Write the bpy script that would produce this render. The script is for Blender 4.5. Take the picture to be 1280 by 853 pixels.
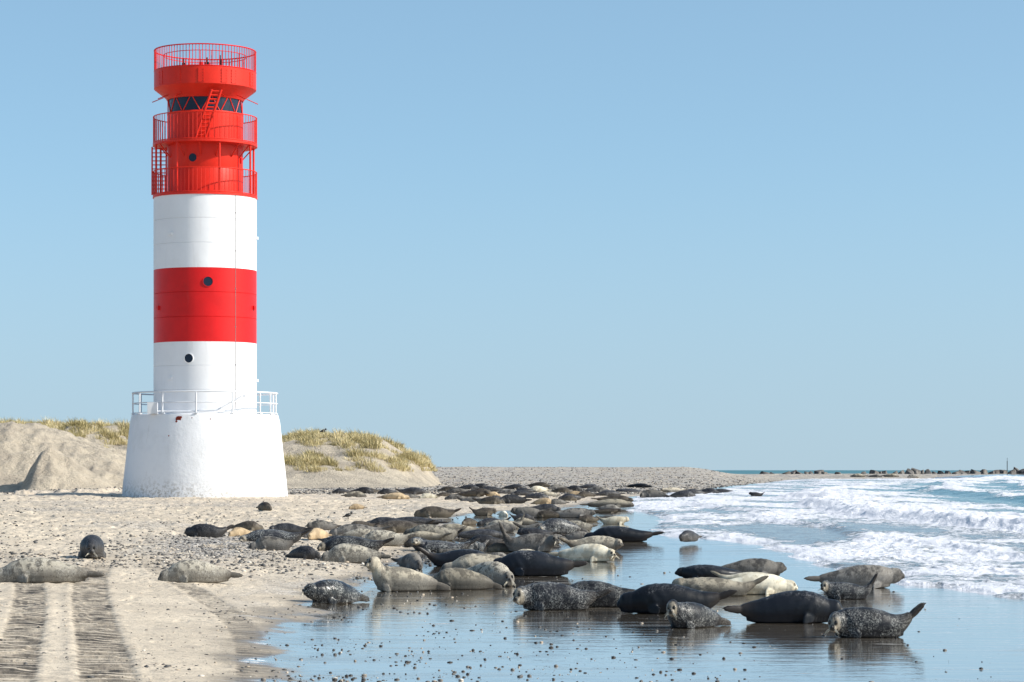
import bpy, bmesh, math, random
import numpy as np
from mathutils import Vector, Matrix
R = math.radians
random.seed(7)
for o in list(bpy.data.objects): bpy.data.objects.remove(o)
scene = bpy.context.scene
col = scene.collection

# ------------------------------------------------------------------ camera, sky, sun, exposure
FPX, U0, V0, EYE = 3300.0, 640.0, 588.0, 2.5     # focal length and horizon in photo pixels; eye height
cam = bpy.data.cameras.new('camera'); cam_o = bpy.data.objects.new('camera', cam); col.objects.link(cam_o)
cam_o.location = (0, 0, EYE); cam_o.rotation_euler = (R(90), 0, 0)
cam.sensor_width = 36; cam.lens = 36*FPX/1280; cam.shift_y = (V0-426.5)/1280; cam.clip_start = .5; cam.clip_end = 60000
scene.camera = cam_o
SUN_EL, SUN_AZ = 36.0, 104.0                         # azimuth clockwise from the view direction (+Y)
w = bpy.data.worlds.new('World'); scene.world = w; w.use_nodes = True
nt = w.node_tree; nt.nodes.clear()
sky = nt.nodes.new('ShaderNodeTexSky'); sky.sky_type = 'NISHITA'; sky.sun_disc = False
sky.sun_elevation = R(SUN_EL); sky.sun_rotation = R(SUN_AZ)
sky.altitude = 0; sky.air_density = 1.0; sky.dust_density = 1.6; sky.ozone_density = 1.3
bg = nt.nodes.new('ShaderNodeBackground'); bg.inputs[1].default_value = .109
out = nt.nodes.new('ShaderNodeOutputWorld')
tcw = nt.nodes.new('ShaderNodeTexCoord'); addv = nt.nodes.new('ShaderNodeVectorMath'); addv.operation = 'ADD'; addv.inputs[1].default_value = (0, 0, .13)
nrmv = nt.nodes.new('ShaderNodeVectorMath'); nrmv.operation = 'NORMALIZE'
nt.links.new(tcw.outputs['Generated'], addv.inputs[0]); nt.links.new(addv.outputs[0], nrmv.inputs[0]); nt.links.new(nrmv.outputs[0], sky.inputs[0])
tint = nt.nodes.new('ShaderNodeMix'); tint.data_type = 'RGBA'; tint.blend_type = 'MULTIPLY'; tint.inputs[0].default_value = 1; tint.inputs[7].default_value = (1.05, 1.19, 1.12, 1)
nt.links.new(sky.outputs[0], tint.inputs[6]); sepz = nt.nodes.new('ShaderNodeSeparateXYZ'); nt.links.new(tcw.outputs['Generated'], sepz.inputs[0])
hz = nt.nodes.new('ShaderNodeMapRange'); hz.interpolation_type = 'SMOOTHSTEP'; hz.inputs[1].default_value = -.02; hz.inputs[2].default_value = .13; hz.inputs[3].default_value = .78; hz.inputs[4].default_value = 0
nt.links.new(sepz.outputs[2], hz.inputs[0])
hmix = nt.nodes.new('ShaderNodeMix'); hmix.data_type = 'RGBA'; hmix.inputs[7].default_value = (2.55, 3.25, 3.85, 1)      # thin sea haze low over the horizon
nt.links.new(hz.outputs[0], hmix.inputs[0]); nt.links.new(tint.outputs[2], hmix.inputs[6]); nt.links.new(hmix.outputs[2], bg.inputs[0]); nt.links.new(bg.outputs[0], out.inputs[0])
sl = bpy.data.lights.new('sun', 'SUN'); sl.energy = 3.8; sl.angle = R(.5); sl.color = (1, .95, .87)
so = bpy.data.objects.new('sun', sl); col.objects.link(so)
sd = Vector((math.sin(R(SUN_AZ))*math.cos(R(SUN_EL)), math.cos(R(SUN_AZ))*math.cos(R(SUN_EL)), math.sin(R(SUN_EL))))
so.rotation_euler = sd.to_track_quat('Z', 'Y').to_euler(); so.location = (60, 0, 60)
scene.view_settings.view_transform = 'Standard'; scene.view_settings.look = 'None'
scene.view_settings.gamma = 1; scene.view_settings.exposure = .66
scene.view_settings.use_curve_mapping = False

# ------------------------------------------------------------------ helpers
def tag(o, label=None, cat=None, group=None, kind=None):
    if label: o['label'] = label
    if cat: o['category'] = cat
    if group: o['group'] = group
    if kind: o['kind'] = kind
    return o

def empty(name, loc=(0, 0, 0)):
    o = bpy.data.objects.new(name, None); col.objects.link(o); o.location = loc; o.empty_display_size = .2
    return o

def mesh_obj(name, V, F, m, parent=None, smooth=False, mats=None, midx=None):
    me = bpy.data.meshes.new(name); me.from_pydata([tuple(v) for v in V], [], F); me.update()
    for mm in (mats or [m]): me.materials.append(mm)
    if midx is not None: me.polygons.foreach_set('material_index', midx)
    if smooth: me.polygons.foreach_set('use_smooth', [True]*len(me.polygons))
    o = bpy.data.objects.new(name, me); col.objects.link(o)
    if parent: o.parent = parent
    return o

def quad_mesh(name, V, F, m, smooth=True):
    """fast numpy mesh, V (n,3), F (k,c)"""
    me = bpy.data.meshes.new(name); n = len(V); k, c = F.shape
    me.vertices.add(n); me.vertices.foreach_set('co', V.astype(np.float32).ravel())
    me.loops.add(k*c); me.loops.foreach_set('vertex_index', F.astype(np.int32).ravel())
    me.polygons.add(k); me.polygons.foreach_set('loop_start', np.arange(0, k*c, c, dtype=np.int32))
    me.polygons.foreach_set('loop_total', np.full(k, c, dtype=np.int32))
    me.polygons.foreach_set('use_smooth', np.full(k, smooth))
    me.update(calc_edges=True); me.materials.append(m)
    o = bpy.data.objects.new(name, me); col.objects.link(o)
    return o

def attr(o, name, a):
    at = o.data.attributes.new(name, 'FLOAT', 'POINT'); at.data.foreach_set('value', a.astype(np.float32).ravel())

class MB:
    def __init__(s): s.V = []; s.F = []; s.M = []
    def add(s, V, F, mi=0):
        n = len(s.V); s.V += [tuple(v) for v in V]; s.F += [tuple(i+n for i in f) for f in F]; s.M += [mi]*len(F)
    def box(s, c, d, rz=0, mi=0):
        x, y, z = d[0]/2, d[1]/2, d[2]/2; cz, sz = math.cos(rz), math.sin(rz); V = []
        for k in (-z, z):
            for (i, j) in ((-x, -y), (x, -y), (x, y), (-x, y)):
                V.append((c[0]+i*cz-j*sz, c[1]+i*sz+j*cz, c[2]+k))
        s.add(V, [(3, 2, 1, 0), (4, 5, 6, 7), (0, 1, 5, 4), (1, 2, 6, 5), (2, 3, 7, 6), (3, 0, 4, 7)], mi)
    def tube(s, pts, r, n=8, mi=0, cap=True):
        pts = [Vector(p) for p in pts]; V = []; F = []
        rr = r if isinstance(r, (list, tuple)) else [r]*len(pts)
        up = None
        for i, p in enumerate(pts):
            d = (pts[min(i+1, len(pts)-1)]-pts[max(i-1, 0)]).normalized()
            if up is None: up = Vector((0, 0, 1)) if abs(d.z) < .9 else Vector((1, 0, 0))
            a = d.cross(up).normalized(); b = a.cross(d).normalized(); up = b
            for k in range(n):
                t = 2*math.pi*k/n; V.append(p+a*(rr[i]*math.cos(t))+b*(rr[i]*math.sin(t)))
        for i in range(len(pts)-1):
            for k in range(n):
                k2 = (k+1) % n; F.append((i*n+k, i*n+k2, (i+1)*n+k2, (i+1)*n+k))
        if cap: F.append(tuple(range(n))[::-1]); F.append(tuple((len(pts)-1)*n+k for k in range(n)))
        s.add(V, F, mi)
    def lathe(s, prof, n=96, c=(0, 0), mi=0, a0=0, a1=2*math.pi, mats=None):
        full = abs(a1-a0-2*math.pi) < 1e-6; m = n if full else n+1; V = []; F = []; M = []
        for (r, z) in prof:
            for k in range(m):
                t = a0+(a1-a0)*k/n; V.append((c[0]+r*math.cos(t), c[1]+r*math.sin(t), z))
        for i in range(len(prof)-1):
            for k in range(n):
                k2 = (k+1) % m; F.append((i*m+k, i*m+k2, (i+1)*m+k2, (i+1)*m+k)); M.append(mats[i] if mats else mi)
        b = len(s.V); s.add(V, F, mi); s.M[-len(M):] = M
    def ring(s, r, z, t, n=96, c=(0, 0), mi=0, k=6):
        V = []; F = []
        for i in range(n):
            a = 2*math.pi*i/n
            for j in range(k):
                b = 2*math.pi*j/k; rr = r+t*math.cos(b); V.append((c[0]+rr*math.cos(a), c[1]+rr*math.sin(a), z+t*math.sin(b)))
        for i in range(n):
            for j in range(k):
                F.append((i*k+j, ((i+1) % n)*k+j, ((i+1) % n)*k+(j+1) % k, i*k+(j+1) % k))
        s.add(V, F, mi)
    def build(s, name, m, parent=None, smooth=False, mats=None):
        o = mesh_obj(name, s.V, s.F, m, parent, smooth, mats, s.M if mats else None)
        if smooth:
            try: o.data.set_sharp_from_angle(angle=R(35))
            except Exception: pass
        return o

# numpy value noise ----------------------------------------------------
def _h(i, j, seed):
    with np.errstate(over='ignore'):
        n = (i.astype(np.int64)*374761393 + j.astype(np.int64)*668265263 + seed*1442695041) & 0x7fffffff
        n = ((n ^ (n >> 13))*1274126177) & 0x7fffffff
        n = (n ^ (n >> 16)) & 0xffff
    return n/65535.0
def vnoise(x, y, seed=0):
    i = np.floor(x); j = np.floor(y); fx = x-i; fy = y-j
    fx = fx*fx*fx*(fx*(fx*6-15)+10); fy = fy*fy*fy*(fy*(fy*6-15)+10)
    a = _h(i, j, seed); b = _h(i+1, j, seed); c = _h(i, j+1, seed); d = _h(i+1, j+1, seed)
    return (a*(1-fx)+b*fx)*(1-fy)+(c*(1-fx)+d*fx)*fy
def fbm(x, y, seed=0, oct=4):
    s = 0; a = .5; t = 0
    for k in range(oct):
        s = s+a*vnoise(x*1.0+17.3*k, y+9.1*k, seed+k); t += a; x = x*2.03; y = y*2.03; a *= .5
    return s/t
def sst(a, b, x):
    t = np.clip((x-a)/(b-a), 0, 1); return t*t*(3-2*t)

# ------------------------------------------------------------------ terrain functions
def smooth_table(pts, win):
    xs = np.arange(-60, 600, .25); p = np.array(pts, float); ys = np.interp(xs, p[:, 0], p[:, 1])
    k = int(win/.25)|1; ker = np.hanning(k+2); ker /= ker.sum()
    yp = np.pad(ys, (len(ker)//2, len(ker)//2), mode='edge')
    return xs, np.convolve(yp, ker, mode='valid')[:len(xs)]
TPL = smooth_table([(-60, .3), (0, .1), (22, 0), (55, 0), (67, .2), (75, .42), (82, .62), (100, .85), (141, 1.1), (176, 1.15), (210, 1.45), (260, 2.1), (298, 2.83), (312, 2.86), (345, 1.3), (400, -.5), (600, -1.5)], 9)
TPR = smooth_table([(-60, .3), (0, .1), (22, 0), (55, 0), (67, .2), (75, .42), (82, .62), (100, .85), (141, 1.08), (176, 1.12), (210, 1.2), (300, 1.4), (600, 1.4)], 9)
TXW = smooth_table([(-60, -2.5), (25, -2.0), (31, -2.4), (36, -2.9), (44, -3.2), (50, -3.2), (60, -2.7), (67, -2.2), (75, -1.5), (82, -1.2), (95, -2.2), (105, 0), (112, 3.2), (125, 4.7), (135, 5.7), (180, 13), (215, 18.6), (300, 33), (330, 63), (332, 300)], 4)
TXS = smooth_table([(-60, 16), (20, 14), (45, 11.8), (53, 10.4), (58, 9.2), (65, 8.1), (70, 7.4), (74, 6.6), (77, 5.3), (82, 5.0), (88, 5.0), (105, 4.6), (135, 6.4), (180, 13.5), (215, 19), (300, 33), (318, 50), (328, 110), (600, 600)], 2.5)
def PL(y): return np.interp(y, *TPL)
def PR(y): return np.interp(y, *TPR)
def XW(y): return np.interp(y, *TXW)
def XS(y): return np.interp(y, *TXS)
def rfac(x, y): return sst(.062, .102, x/np.maximum(y, 1))*sst(140, 200, y)
def base_z(x, y):                                  # beach without small relief
    r = rfac(x, y); z = PL(y)*(1-r)+PR(y)*r
    spit = .62*sst(308, 330, y)*(1-sst(360, 410, y)*1.0)-1.6*sst(365, 430, y)
    z = z+spit*r
    d = XW(y)-x
    z = z+.45*(1-np.exp(-np.maximum(d, 0)/5))*(1-sst(60, 100, y))
    return z
def v_of(x, y, z): return V0+FPX*(EYE-z)/y
def ground_at(u, v, f=None):
    """photo pixel -> point of the beach"""
    ys = np.arange(22, 345, .05); xs = (u-U0)/FPX*ys; zz = base_z(xs, ys); vv = v_of(xs, ys, zz)
    i = np.argmax(vv <= v) if (vv <= v).any() else len(ys)-1
    return float(xs[i]), float(ys[i]), float(zz[i])
def poly_dist(x, y, pts):
    best = np.full(x.shape, 1e9); sarc = np.zeros(x.shape); acc = 0
    side = np.zeros(x.shape)
    for (a, b) in zip(pts[:-1], pts[1:]):
        ax, ay = a; bx, by = b; L = math.hypot(bx-ax, by-ay); dx, dy = (bx-ax)/L, (by-ay)/L
        t = np.clip((x-ax)*dx+(y-ay)*dy, 0, L); d = np.hypot(x-ax-t*dx, y-ay-t*dy)
        m = d < best; best = np.where(m, d, best); sarc = np.where(m, acc+t, sarc)
        side = np.where(m, (x-ax)*dy-(y-ay)*dx, side); acc += L
    return best, sarc, side
def curve_px(lst):
    p = [ground_at(u, v)[:2] for u, v in lst]; out = []
    for i in range(len(p)-1):
        p0 = p[max(i-1, 0)]; p1 = p[i]; p2 = p[i+1]; p3 = p[min(i+2, len(p)-1)]
        for k in range(4):
            t = k/4
            out.append(tuple(.5*((2*p1[c])+(-p0[c]+p2[c])*t+(2*p0[c]-5*p1[c]+4*p2[c]-p3[c])*t*t+(-p0[c]+3*p1[c]-3*p2[c]+p3[c])*t**3) for c in (0, 1)))
    out.append(p[-1]); return out
TRACKS = [(curve_px([(10, 900), (12, 852), (26, 800), (36, 760), (36, 730), (28, 708), (5, 690)]),   .27, 1.0),
          (curve_px([(146, 900), (137, 852), (124, 800), (116, 765), (112, 738), (120, 710), (150, 690), (205, 676)]), .32, 1.0),
          (curve_px([(325, 900), (322, 852), (312, 800), (285, 768), (250, 742), (210, 722), (185, 700), (190, 684)]), .24, .8)]
def relief(x, y):
    """small relief: footprints, tyre tracks, drifted sand; returns height and dryness"""
    wob = (fbm(x*.9, y*.5, 5)-.5)*1.6
    d = XW(y)-x+wob
    dry = sst(-.2, 2.8, d)
    z = (fbm(x*.35, y*.25, 11)-.5)*.10*dry
    mid = sst(62, 85, y)*(1-sst(150, 190, y))
    n1 = fbm(x*2.4, y*1.6, 21, 3)
    z += dry*(.016+.13*mid)*(n1-.5)
    z += dry*.03*(fbm(x*7, y*4, 31, 2)-.5)*(1-sst(90, 160, y))*(.25+.4*sst(45, 62, y)+1.1*sst(40, 60, y)*sst(.45, .6, fbm(x*.5, y*.3, 77)))
    # trampled pits
    p = vnoise(x*3.1, y*2.0, 41); z -= dry*(.02+.07*mid)*sst(.74, .92, p)
    near = dry*(y < 75)
    for pts, hw, k in TRACKS:
        m = (y < 80)
        dd, s, side = poly_dist(x, y, pts)
        e = sst(-.05, .06, hw-dd)
        endf = 1-sst(58, 70, y)
        lug = sst(.0, .35, np.sin(2*math.pi*(s+.25*np.abs(side))/.42+2.2*vnoise(x*2, y*1.3, 50)))
        lug = lug*(.6+.8*vnoise(x*4, y*4, 51))
        z += dry*k*endf*(e*(-.026+.024*lug) + .013*np.exp(-((dd-hw-.09)/.08)**2)*(vnoise(x*5, y*3, 52)+.2*vnoise(x*1.2, y*.7, 53)))
    # low wind-cut sand scarps in front of the dune bank
    f = sst(125, 150, y)*(1-sst(185, 215, y))*sst(16, 20, -x+6*(fbm(x*.1, y*.02, 61)-.5))
    z += f*.55*(sst(.50, .53, fbm(x*.20, y*.05, 62, 4))*.45+np.maximum(0, fbm(x*.22, y*.06, 62, 4)-.48)*1.5)
    far = sst(150, 190, y)*(1-rfac(x, y))
    z += far*.10*(fbm(x*.5, y*.15, 71)-.5)
    return z, dry
def ground_z(x, y):
    x = np.asarray(x, float); y = np.asarray(y, float)
    r, dry = relief(x, y)
    sea = sst(0, 2.5, x-XS(y)-.4)
    return base_z(x, y)+r*(1-sea)-sea*.35
def gz(x, y): return float(ground_z(np.array([x]), np.array([y]))[0])

# ------------------------------------------------------------------ materials
def new_mat(name):
    m = bpy.data.materials.new(name); m.use_nodes = True; n = m.node_tree; b = n.nodes['Principled BSDF']; return m, n, b
class NT:
    def __init__(s, n): s.n = n
    def node(s, t, **k):
        o = s.n.nodes.new(t)
        for a, b in k.items(): setattr(o, a, b)
        return o
    def link(s, a, b): s.n.links.new(a, b)
    def coord(s, kind='Object', scale=(1, 1, 1)):
        t = s.node('ShaderNodeTexCoord'); m = s.node('ShaderNodeMapping'); m.inputs['Scale'].default_value = scale
        s.link(t.outputs[kind], m.inputs[0]); return m.outputs[0]
    def noise(s, vec, sc, det=4, rough=.5, dist=0):
        t = s.node('ShaderNodeTexNoise'); t.inputs['Scale'].default_value = sc; t.inputs['Detail'].default_value = det
        t.inputs['Roughness'].default_value = rough; t.inputs['Distortion'].default_value = dist; s.link(vec, t.inputs['Vector']); return t.outputs[0]
    def vor(s, vec, sc, feat='F1', rnd=1):
        t = s.node('ShaderNodeTexVoronoi'); t.feature = feat; t.inputs['Scale'].default_value = sc; t.inputs['Randomness'].default_value = rnd
        s.link(vec, t.inputs['Vector']); return t
    def ramp(s, fac, a, b, ca=(0, 0, 0, 1), cb=(1, 1, 1, 1)):
        t = s.node('ShaderNodeMapRange'); t.interpolation_type = 'SMOOTHSTEP'; t.inputs[1].default_value = a; t.inputs[2].default_value = b
        s.link(fac, t.inputs[0]); return t.outputs[0]
    def mix(s, fac, a, b, mode='MIX'):
        t = s.node('ShaderNodeMix', data_type='RGBA', blend_type=mode)
        for i, v in ((0, fac), (6, a), (7, b)):
            if hasattr(v, 'links') or isinstance(v, bpy.types.NodeSocket): s.link(v, t.inputs[i])
            elif i == 0: t.inputs[0].default_value = v
            else: t.inputs[i].default_value = (*v, 1) if len(v) == 3 else v
        return t.outputs[2]
    def math(s, op, a, b=0.0, clamp=False):
        t = s.node('ShaderNodeMath', operation=op); t.use_clamp = clamp
        for i, v in ((0, a), (1, b)):
            if isinstance(v, bpy.types.NodeSocket): s.link(v, t.inputs[i])
            else: t.inputs[i].default_value = v
        return t.outputs[0]
    def attr(s, name):
        t = s.node('ShaderNodeAttribute', attribute_name=name); return t.outputs['Fac']
    def bump(s, h, strength, dist, nrm=None):
        t = s.node('ShaderNodeBump'); t.inputs['Strength'].default_value = strength; t.inputs['Distance'].default_value = dist
        s.link(h, t.inputs['Height'])
        if nrm: s.link(nrm, t.inputs['Normal'])
        return t.outputs[0]

def paint(name, c, rough=.45, wear=.06, scale=1.2, dirt=(.35, .3, .25), dirt_amt=.12, metallic=0, bump=.0):
    m, n, b = new_mat(name); t = NT(n); v = t.coord('Object')
    vs = t.coord('Object', (1, 1, .15))
    a = t.noise(v, scale, 5, .6); st = t.noise(vs, scale*4, 4, .6)
    k = t.ramp(a, .35, .7); k2 = t.ramp(st, .58, .8)
    c2 = tuple(max(0, x*(1-wear*2)) for x in c)
    cc = t.mix(k, c, c2)
    cc = t.mix(t.math('MULTIPLY', k2, dirt_amt), cc, dirt)
    t.link(cc, b.inputs['Base Color']); b.inputs['Roughness'].default_value = rough; b.inputs['Metallic'].default_value = metallic; b.inputs['Specular IOR Level'].default_value = .25
    if bump: t.link(t.bump(t.noise(v, scale*6, 3), bump, .02), b.inputs['Normal'])
    return m
M = {}
M['white'] = paint('white_paint', (.76, .755, .77), .55, .03, .6, (.45, .40, .36), .22, bump=.25)
M['white_metal'] = paint('white_metal_paint', (.62, .63, .66), .4, .04, 3)
def mat_base():
    m, n, b = new_mat('base_paint'); t = NT(n); v = t.coord('Object'); sx = t.node('ShaderNodeSeparateXYZ'); t.link(v, sx.inputs[0])
    big = t.noise(v, .8, 5, .65); st = t.noise(t.coord('Object', (1, 1, .12)), 5, 5, .65); sp = t.noise(v, 7, 5, .75)
    low = t.math('ADD', sx.outputs[2], t.math('MULTIPLY', t.math('SUBTRACT', big, .5), 1.6)); lowm = t.ramp(low, 2.3, 1.0)
    c = t.mix(t.math('MULTIPLY', t.ramp(big, .45, .65), .5), (.76, .755, .77), (.66, .655, .66))
    c = t.mix(t.math('MULTIPLY', t.ramp(st, .58, .72), .22), c, (.45, .41, .36))
    c = t.mix(t.math('MULTIPLY', t.math('MULTIPLY', lowm, t.ramp(sp, .48, .58)), .65), c, (.30, .27, .23))
    c = t.mix(t.math('MULTIPLY', t.ramp(sp, .70, .73), .6), c, (.25, .22, .19))
    t.link(c, b.inputs['Base Color']); b.inputs['Roughness'].default_value = .65; b.inputs['Specular IOR Level'].default_value = .2
    t.link(t.bump(t.noise(v, 2.5, 6, .7), .5, .06), b.inputs['Normal']); return m
M['base'] = mat_base()
M['red'] = paint('red_paint', (.62, .009, .010), .42, .06, 1.0, (.40, .03, .03), .30, bump=.12)
M['orange'] = paint('orange_red_paint', (.66, .022, .009), .45, .05, 1.1, (.6, .12, .05), .2, bump=.10)
M['dark_metal'] = paint('dark_metal', (.03, .03, .035), .5, .1, 4)
M['cable'] = paint('grey_cable', (.30, .27, .27), .5, .1, 4)
M['rust'] = paint('rust', (.22, .03, .015), .8, .2, 8)
m, n, b = new_mat('lantern_glass'); b.inputs['Base Color'].default_value = (.012, .02, .04, 1); b.inputs['Roughness'].default_value = .12; b.inputs['Specular IOR Level'].default_value = .25; M['glass'] = m
m, n, b = new_mat('seal_eye'); b.inputs['Base Color'].default_value = (.006, .005, .005, 1); b.inputs['Roughness'].default_value = .06; M['eye'] = m
m, n, b = new_mat('seal_nose'); b.inputs['Base Color'].default_value = (.012, .011, .011, 1); b.inputs['Roughness'].default_value = .35; M['nose'] = m
m, n, b = new_mat('whisker'); b.inputs['Base Color'].default_value = (.6, .55, .45, 1); b.inputs['Roughness'].default_value = .5; M['whisker'] = m

# sand
def mat_sand():
    m, n, b = new_mat('beach_sand'); t = NT(n); v = t.coord('Object')
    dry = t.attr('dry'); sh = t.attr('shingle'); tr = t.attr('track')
    big = t.noise(v, .35, 4, .55); fine = t.noise(v, 9, 5, .7); mid = t.noise(v, 2.2, 4, .6)
    sand = t.mix(t.ramp(big, .35, .65), (.60, .505, .39), (.50, .42, .325))
    sand = t.mix(t.math('MULTIPLY', t.ramp(fine, .50, .66), .65), sand, (.24, .20, .16))
    sand = t.mix(t.math('MULTIPLY', t.ramp(mid, .54, .66), .42), sand, (.27, .23, .19))
    # shingle grains: cells of many greys
    vo = t.vor(v, 15); vo2 = t.vor(v, 5.5)
    g = t.node('ShaderNodeSeparateColor'); t.link(vo.outputs['Color'], g.inputs[0])
    g2 = t.node('ShaderNodeSeparateColor'); t.link(vo2.outputs['Color'], g2.inputs[0])
    gg = t.math('ADD', t.math('MULTIPLY', g.outputs[0], .5), t.math('MULTIPLY', g2.outputs[1], .5))
    stone = t.mix(t.ramp(gg, .25, .75), (.13, .12, .115), (.50, .46, .42))
    shm = t.math('MULTIPLY', sh, t.ramp(t.noise(v, .9, 4, .6), .36, .52))
    cold = t.mix(shm, sand, stone)
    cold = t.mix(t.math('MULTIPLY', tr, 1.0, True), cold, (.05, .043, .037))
    # sparse dark grit everywhere
    vd = t.vor(v, 11); dots = t.ramp(vd.outputs['Distance'], .20, .13)
    gd = t.node('ShaderNodeSeparateColor'); t.link(vd.outputs['Color'], gd.inputs[0])
    dots = t.math('MULTIPLY', dots, t.ramp(gd.outputs[0], .50, .58))
    cold = t.mix(t.math('MULTIPLY', dots, .9), cold, (.07, .062, .055))
    fs_ = t.noise(t.coord('Object', (.5, 2.2, 1)), 1.1, 6, .75, .5); fl_ = t.math('MULTIPLY', t.ramp(fs_, .615, .67), t.ramp(t.noise(v, .16, 2), .45, .6))
    wetc = t.mix(t.ramp(big, .4, .62), (.25, .21, .165), (.18, .155, .125))
    dampn = t.math('ADD', dry, t.math('MULTIPLY', t.math('SUBTRACT', t.noise(v, 1.3, 4, .6), .5), .35))
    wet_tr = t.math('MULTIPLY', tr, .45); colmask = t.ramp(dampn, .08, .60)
    wetc = t.mix(t.math('MULTIPLY', fl_, .8), wetc, (.66, .64, .62))
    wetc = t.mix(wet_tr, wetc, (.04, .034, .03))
    cc = t.mix(colmask, wetc, cold)
    t.link(cc, b.inputs['Base Color'])
    film0 = t.ramp(dampn, .0, .30)
    vst2 = t.coord('Object', (.22, .9, 1)); film = t.math('MAXIMUM', film0, t.math('MULTIPLY', t.ramp(t.noise(vst2, 1.0, 5, .65, .4), .48, .66), .20)); film = t.math('MAXIMUM', film, t.math('MULTIPLY', fl_, .8))                  # 0 = standing film of water
    vst = t.coord('Object', (.5, 1.6, 1))
    ro = t.math('ADD', t.math('MULTIPLY', film, .72), .035)
    t.link(ro, b.inputs['Roughness']); b.inputs['IOR'].default_value = 1.75
    t.link(t.math('SUBTRACT', .5, t.math('MULTIPLY', film, .35)), b.inputs['Specular IOR Level'])
    rip = t.math('ADD', t.noise(vst, 1.6, 4, .55), t.math('MULTIPLY', t.noise(vst, 9, 2, .5), .12))
    bw = t.bump(rip, 1.0, .0070)
    gh = t.math('ADD', t.noise(v, 14, 4, .7), t.math('MULTIPLY', t.math('MULTIPLY', vo.outputs['Distance'], sh), -1.5))
    bd = t.bump(t.math('MULTIPLY', gh, film), .9, .035, bw)
    t.link(bd, b.inputs['Normal'])
    t.link(t.math('SUBTRACT', 1.0, t.ramp(film, .05, .5)), b.inputs['Coat Weight']); b.inputs['Coat Roughness'].default_value = .03; b.inputs['Coat IOR'].default_value = 1.5; t.link(bw, b.inputs['Coat Normal'])
    return m
M['sand'] = mat_sand()
def mat_dune():
    m, n, b = new_mat('dune_sand'); t = NT(n); v = t.coord('Object')
    a = t.noise(v, .5, 5, .6); f = t.noise(v, 5, 4, .7)
    c = t.mix(t.ramp(a, .35, .65), (.55, .47, .365), (.40, .34, .27))
    c = t.mix(t.math('MULTIPLY', t.ramp(f, .55, .72), .4), c, (.30, .25, .19))
    t.link(c, b.inputs['Base Color']); b.inputs['Roughness'].default_value = .9
    t.link(t.bump(t.noise(v, 3, 6, .75), 1.0, .35), b.inputs['Normal']); return m
M['dune'] = mat_dune()
def mat_attr_ramp(name, at, stops, rough=.8, spec=.3):
    m, n, b = new_mat(name); t = NT(n); r = t.node('ShaderNodeValToRGB'); t.link(t.attr(at), r.inputs[0])
    e = r.color_ramp.elements
    while len(e) < len(stops): e.new(.5)
    for i, (p, c) in enumerate(stops): e[i].position = p; e[i].color = (*c, 1)
    t.link(r.outputs[0], b.inputs['Base Color']); b.inputs['Roughness'].default_value = rough; b.inputs['Specular IOR Level'].default_value = spec
    return m
M['pebble'] = mat_attr_ramp('pebble_stone', 'tone', [(0, (.025, .024, .024)), (.45, (.10, .095, .09)), (.7, (.22, .19, .16)), (.9, (.42, .34, .26)), (1, (.6, .56, .5))], .55, .4)
M['grass'] = mat_attr_ramp('marram_grass', 'tone', [(0, (.17, .14, .06)), (.35, (.40, .335, .16)), (.7, (.60, .50, .28)), (1, (.74, .64, .42))], .7, .2)
M['grass'].node_tree.nodes['Principled BSDF'].inputs['Roughness'].default_value = .6
def mat_rock():
    m, n, b = new_mat('breakwater_rock'); t = NT(n); v = t.coord('Object')
    a = t.noise(v, 1.2, 5, .65); c = t.mix(t.ramp(a, .38, .62), (.035, .032, .030), (.15, .135, .125))
    t.link(c, b.inputs['Base Color']); b.inputs['Roughness'].default_value = .8
    t.link(t.bump(a, .8, .15), b.inputs['Normal']); return m
M['rock'] = mat_rock()
def mat_sea():
    m, n, b = new_mat('sea_water'); t = NT(n); v = t.coord('Object')
    foam = t.attr('foam'); deep = t.attr('deep')
    n1 = t.noise(v, 1.1, 6, .65, .6); n2 = t.noise(v, 5, 4, .7, .3)
    vv = t.vor(v, 2.4, 'F1')
    br = t.math('ADD', t.math('MULTIPLY', n1, .65), t.math('MULTIPLY', n2, .35))
    f = t.math('ADD', foam, t.math('MULTIPLY', t.math('SUBTRACT', br, .5), 2.2))
    f = t.ramp(f, .36, .66)
    wat = t.mix(deep, (.19, .20, .20), (.035, .135, .15))
    c = t.mix(f, wat, (.66, .66, .70))
    t.link(c, b.inputs['Base Color'])
    t.link(t.math('ADD', t.math('ADD', t.math('MULTIPLY', f, .55), .07), t.math('MULTIPLY', t.attr('far'), .3)), b.inputs['Roughness']); b.inputs['IOR'].default_value = 1.33
    h = t.math('ADD', t.noise(v, 2.2, 4, .6), t.math('MULTIPLY', t.math('MULTIPLY', t.noise(v, 14, 3, .7), f), 1.0))
    t.link(t.bump(h, .8, .06), b.inputs['Normal']); return m
M['sea'] = mat_sea()

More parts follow.
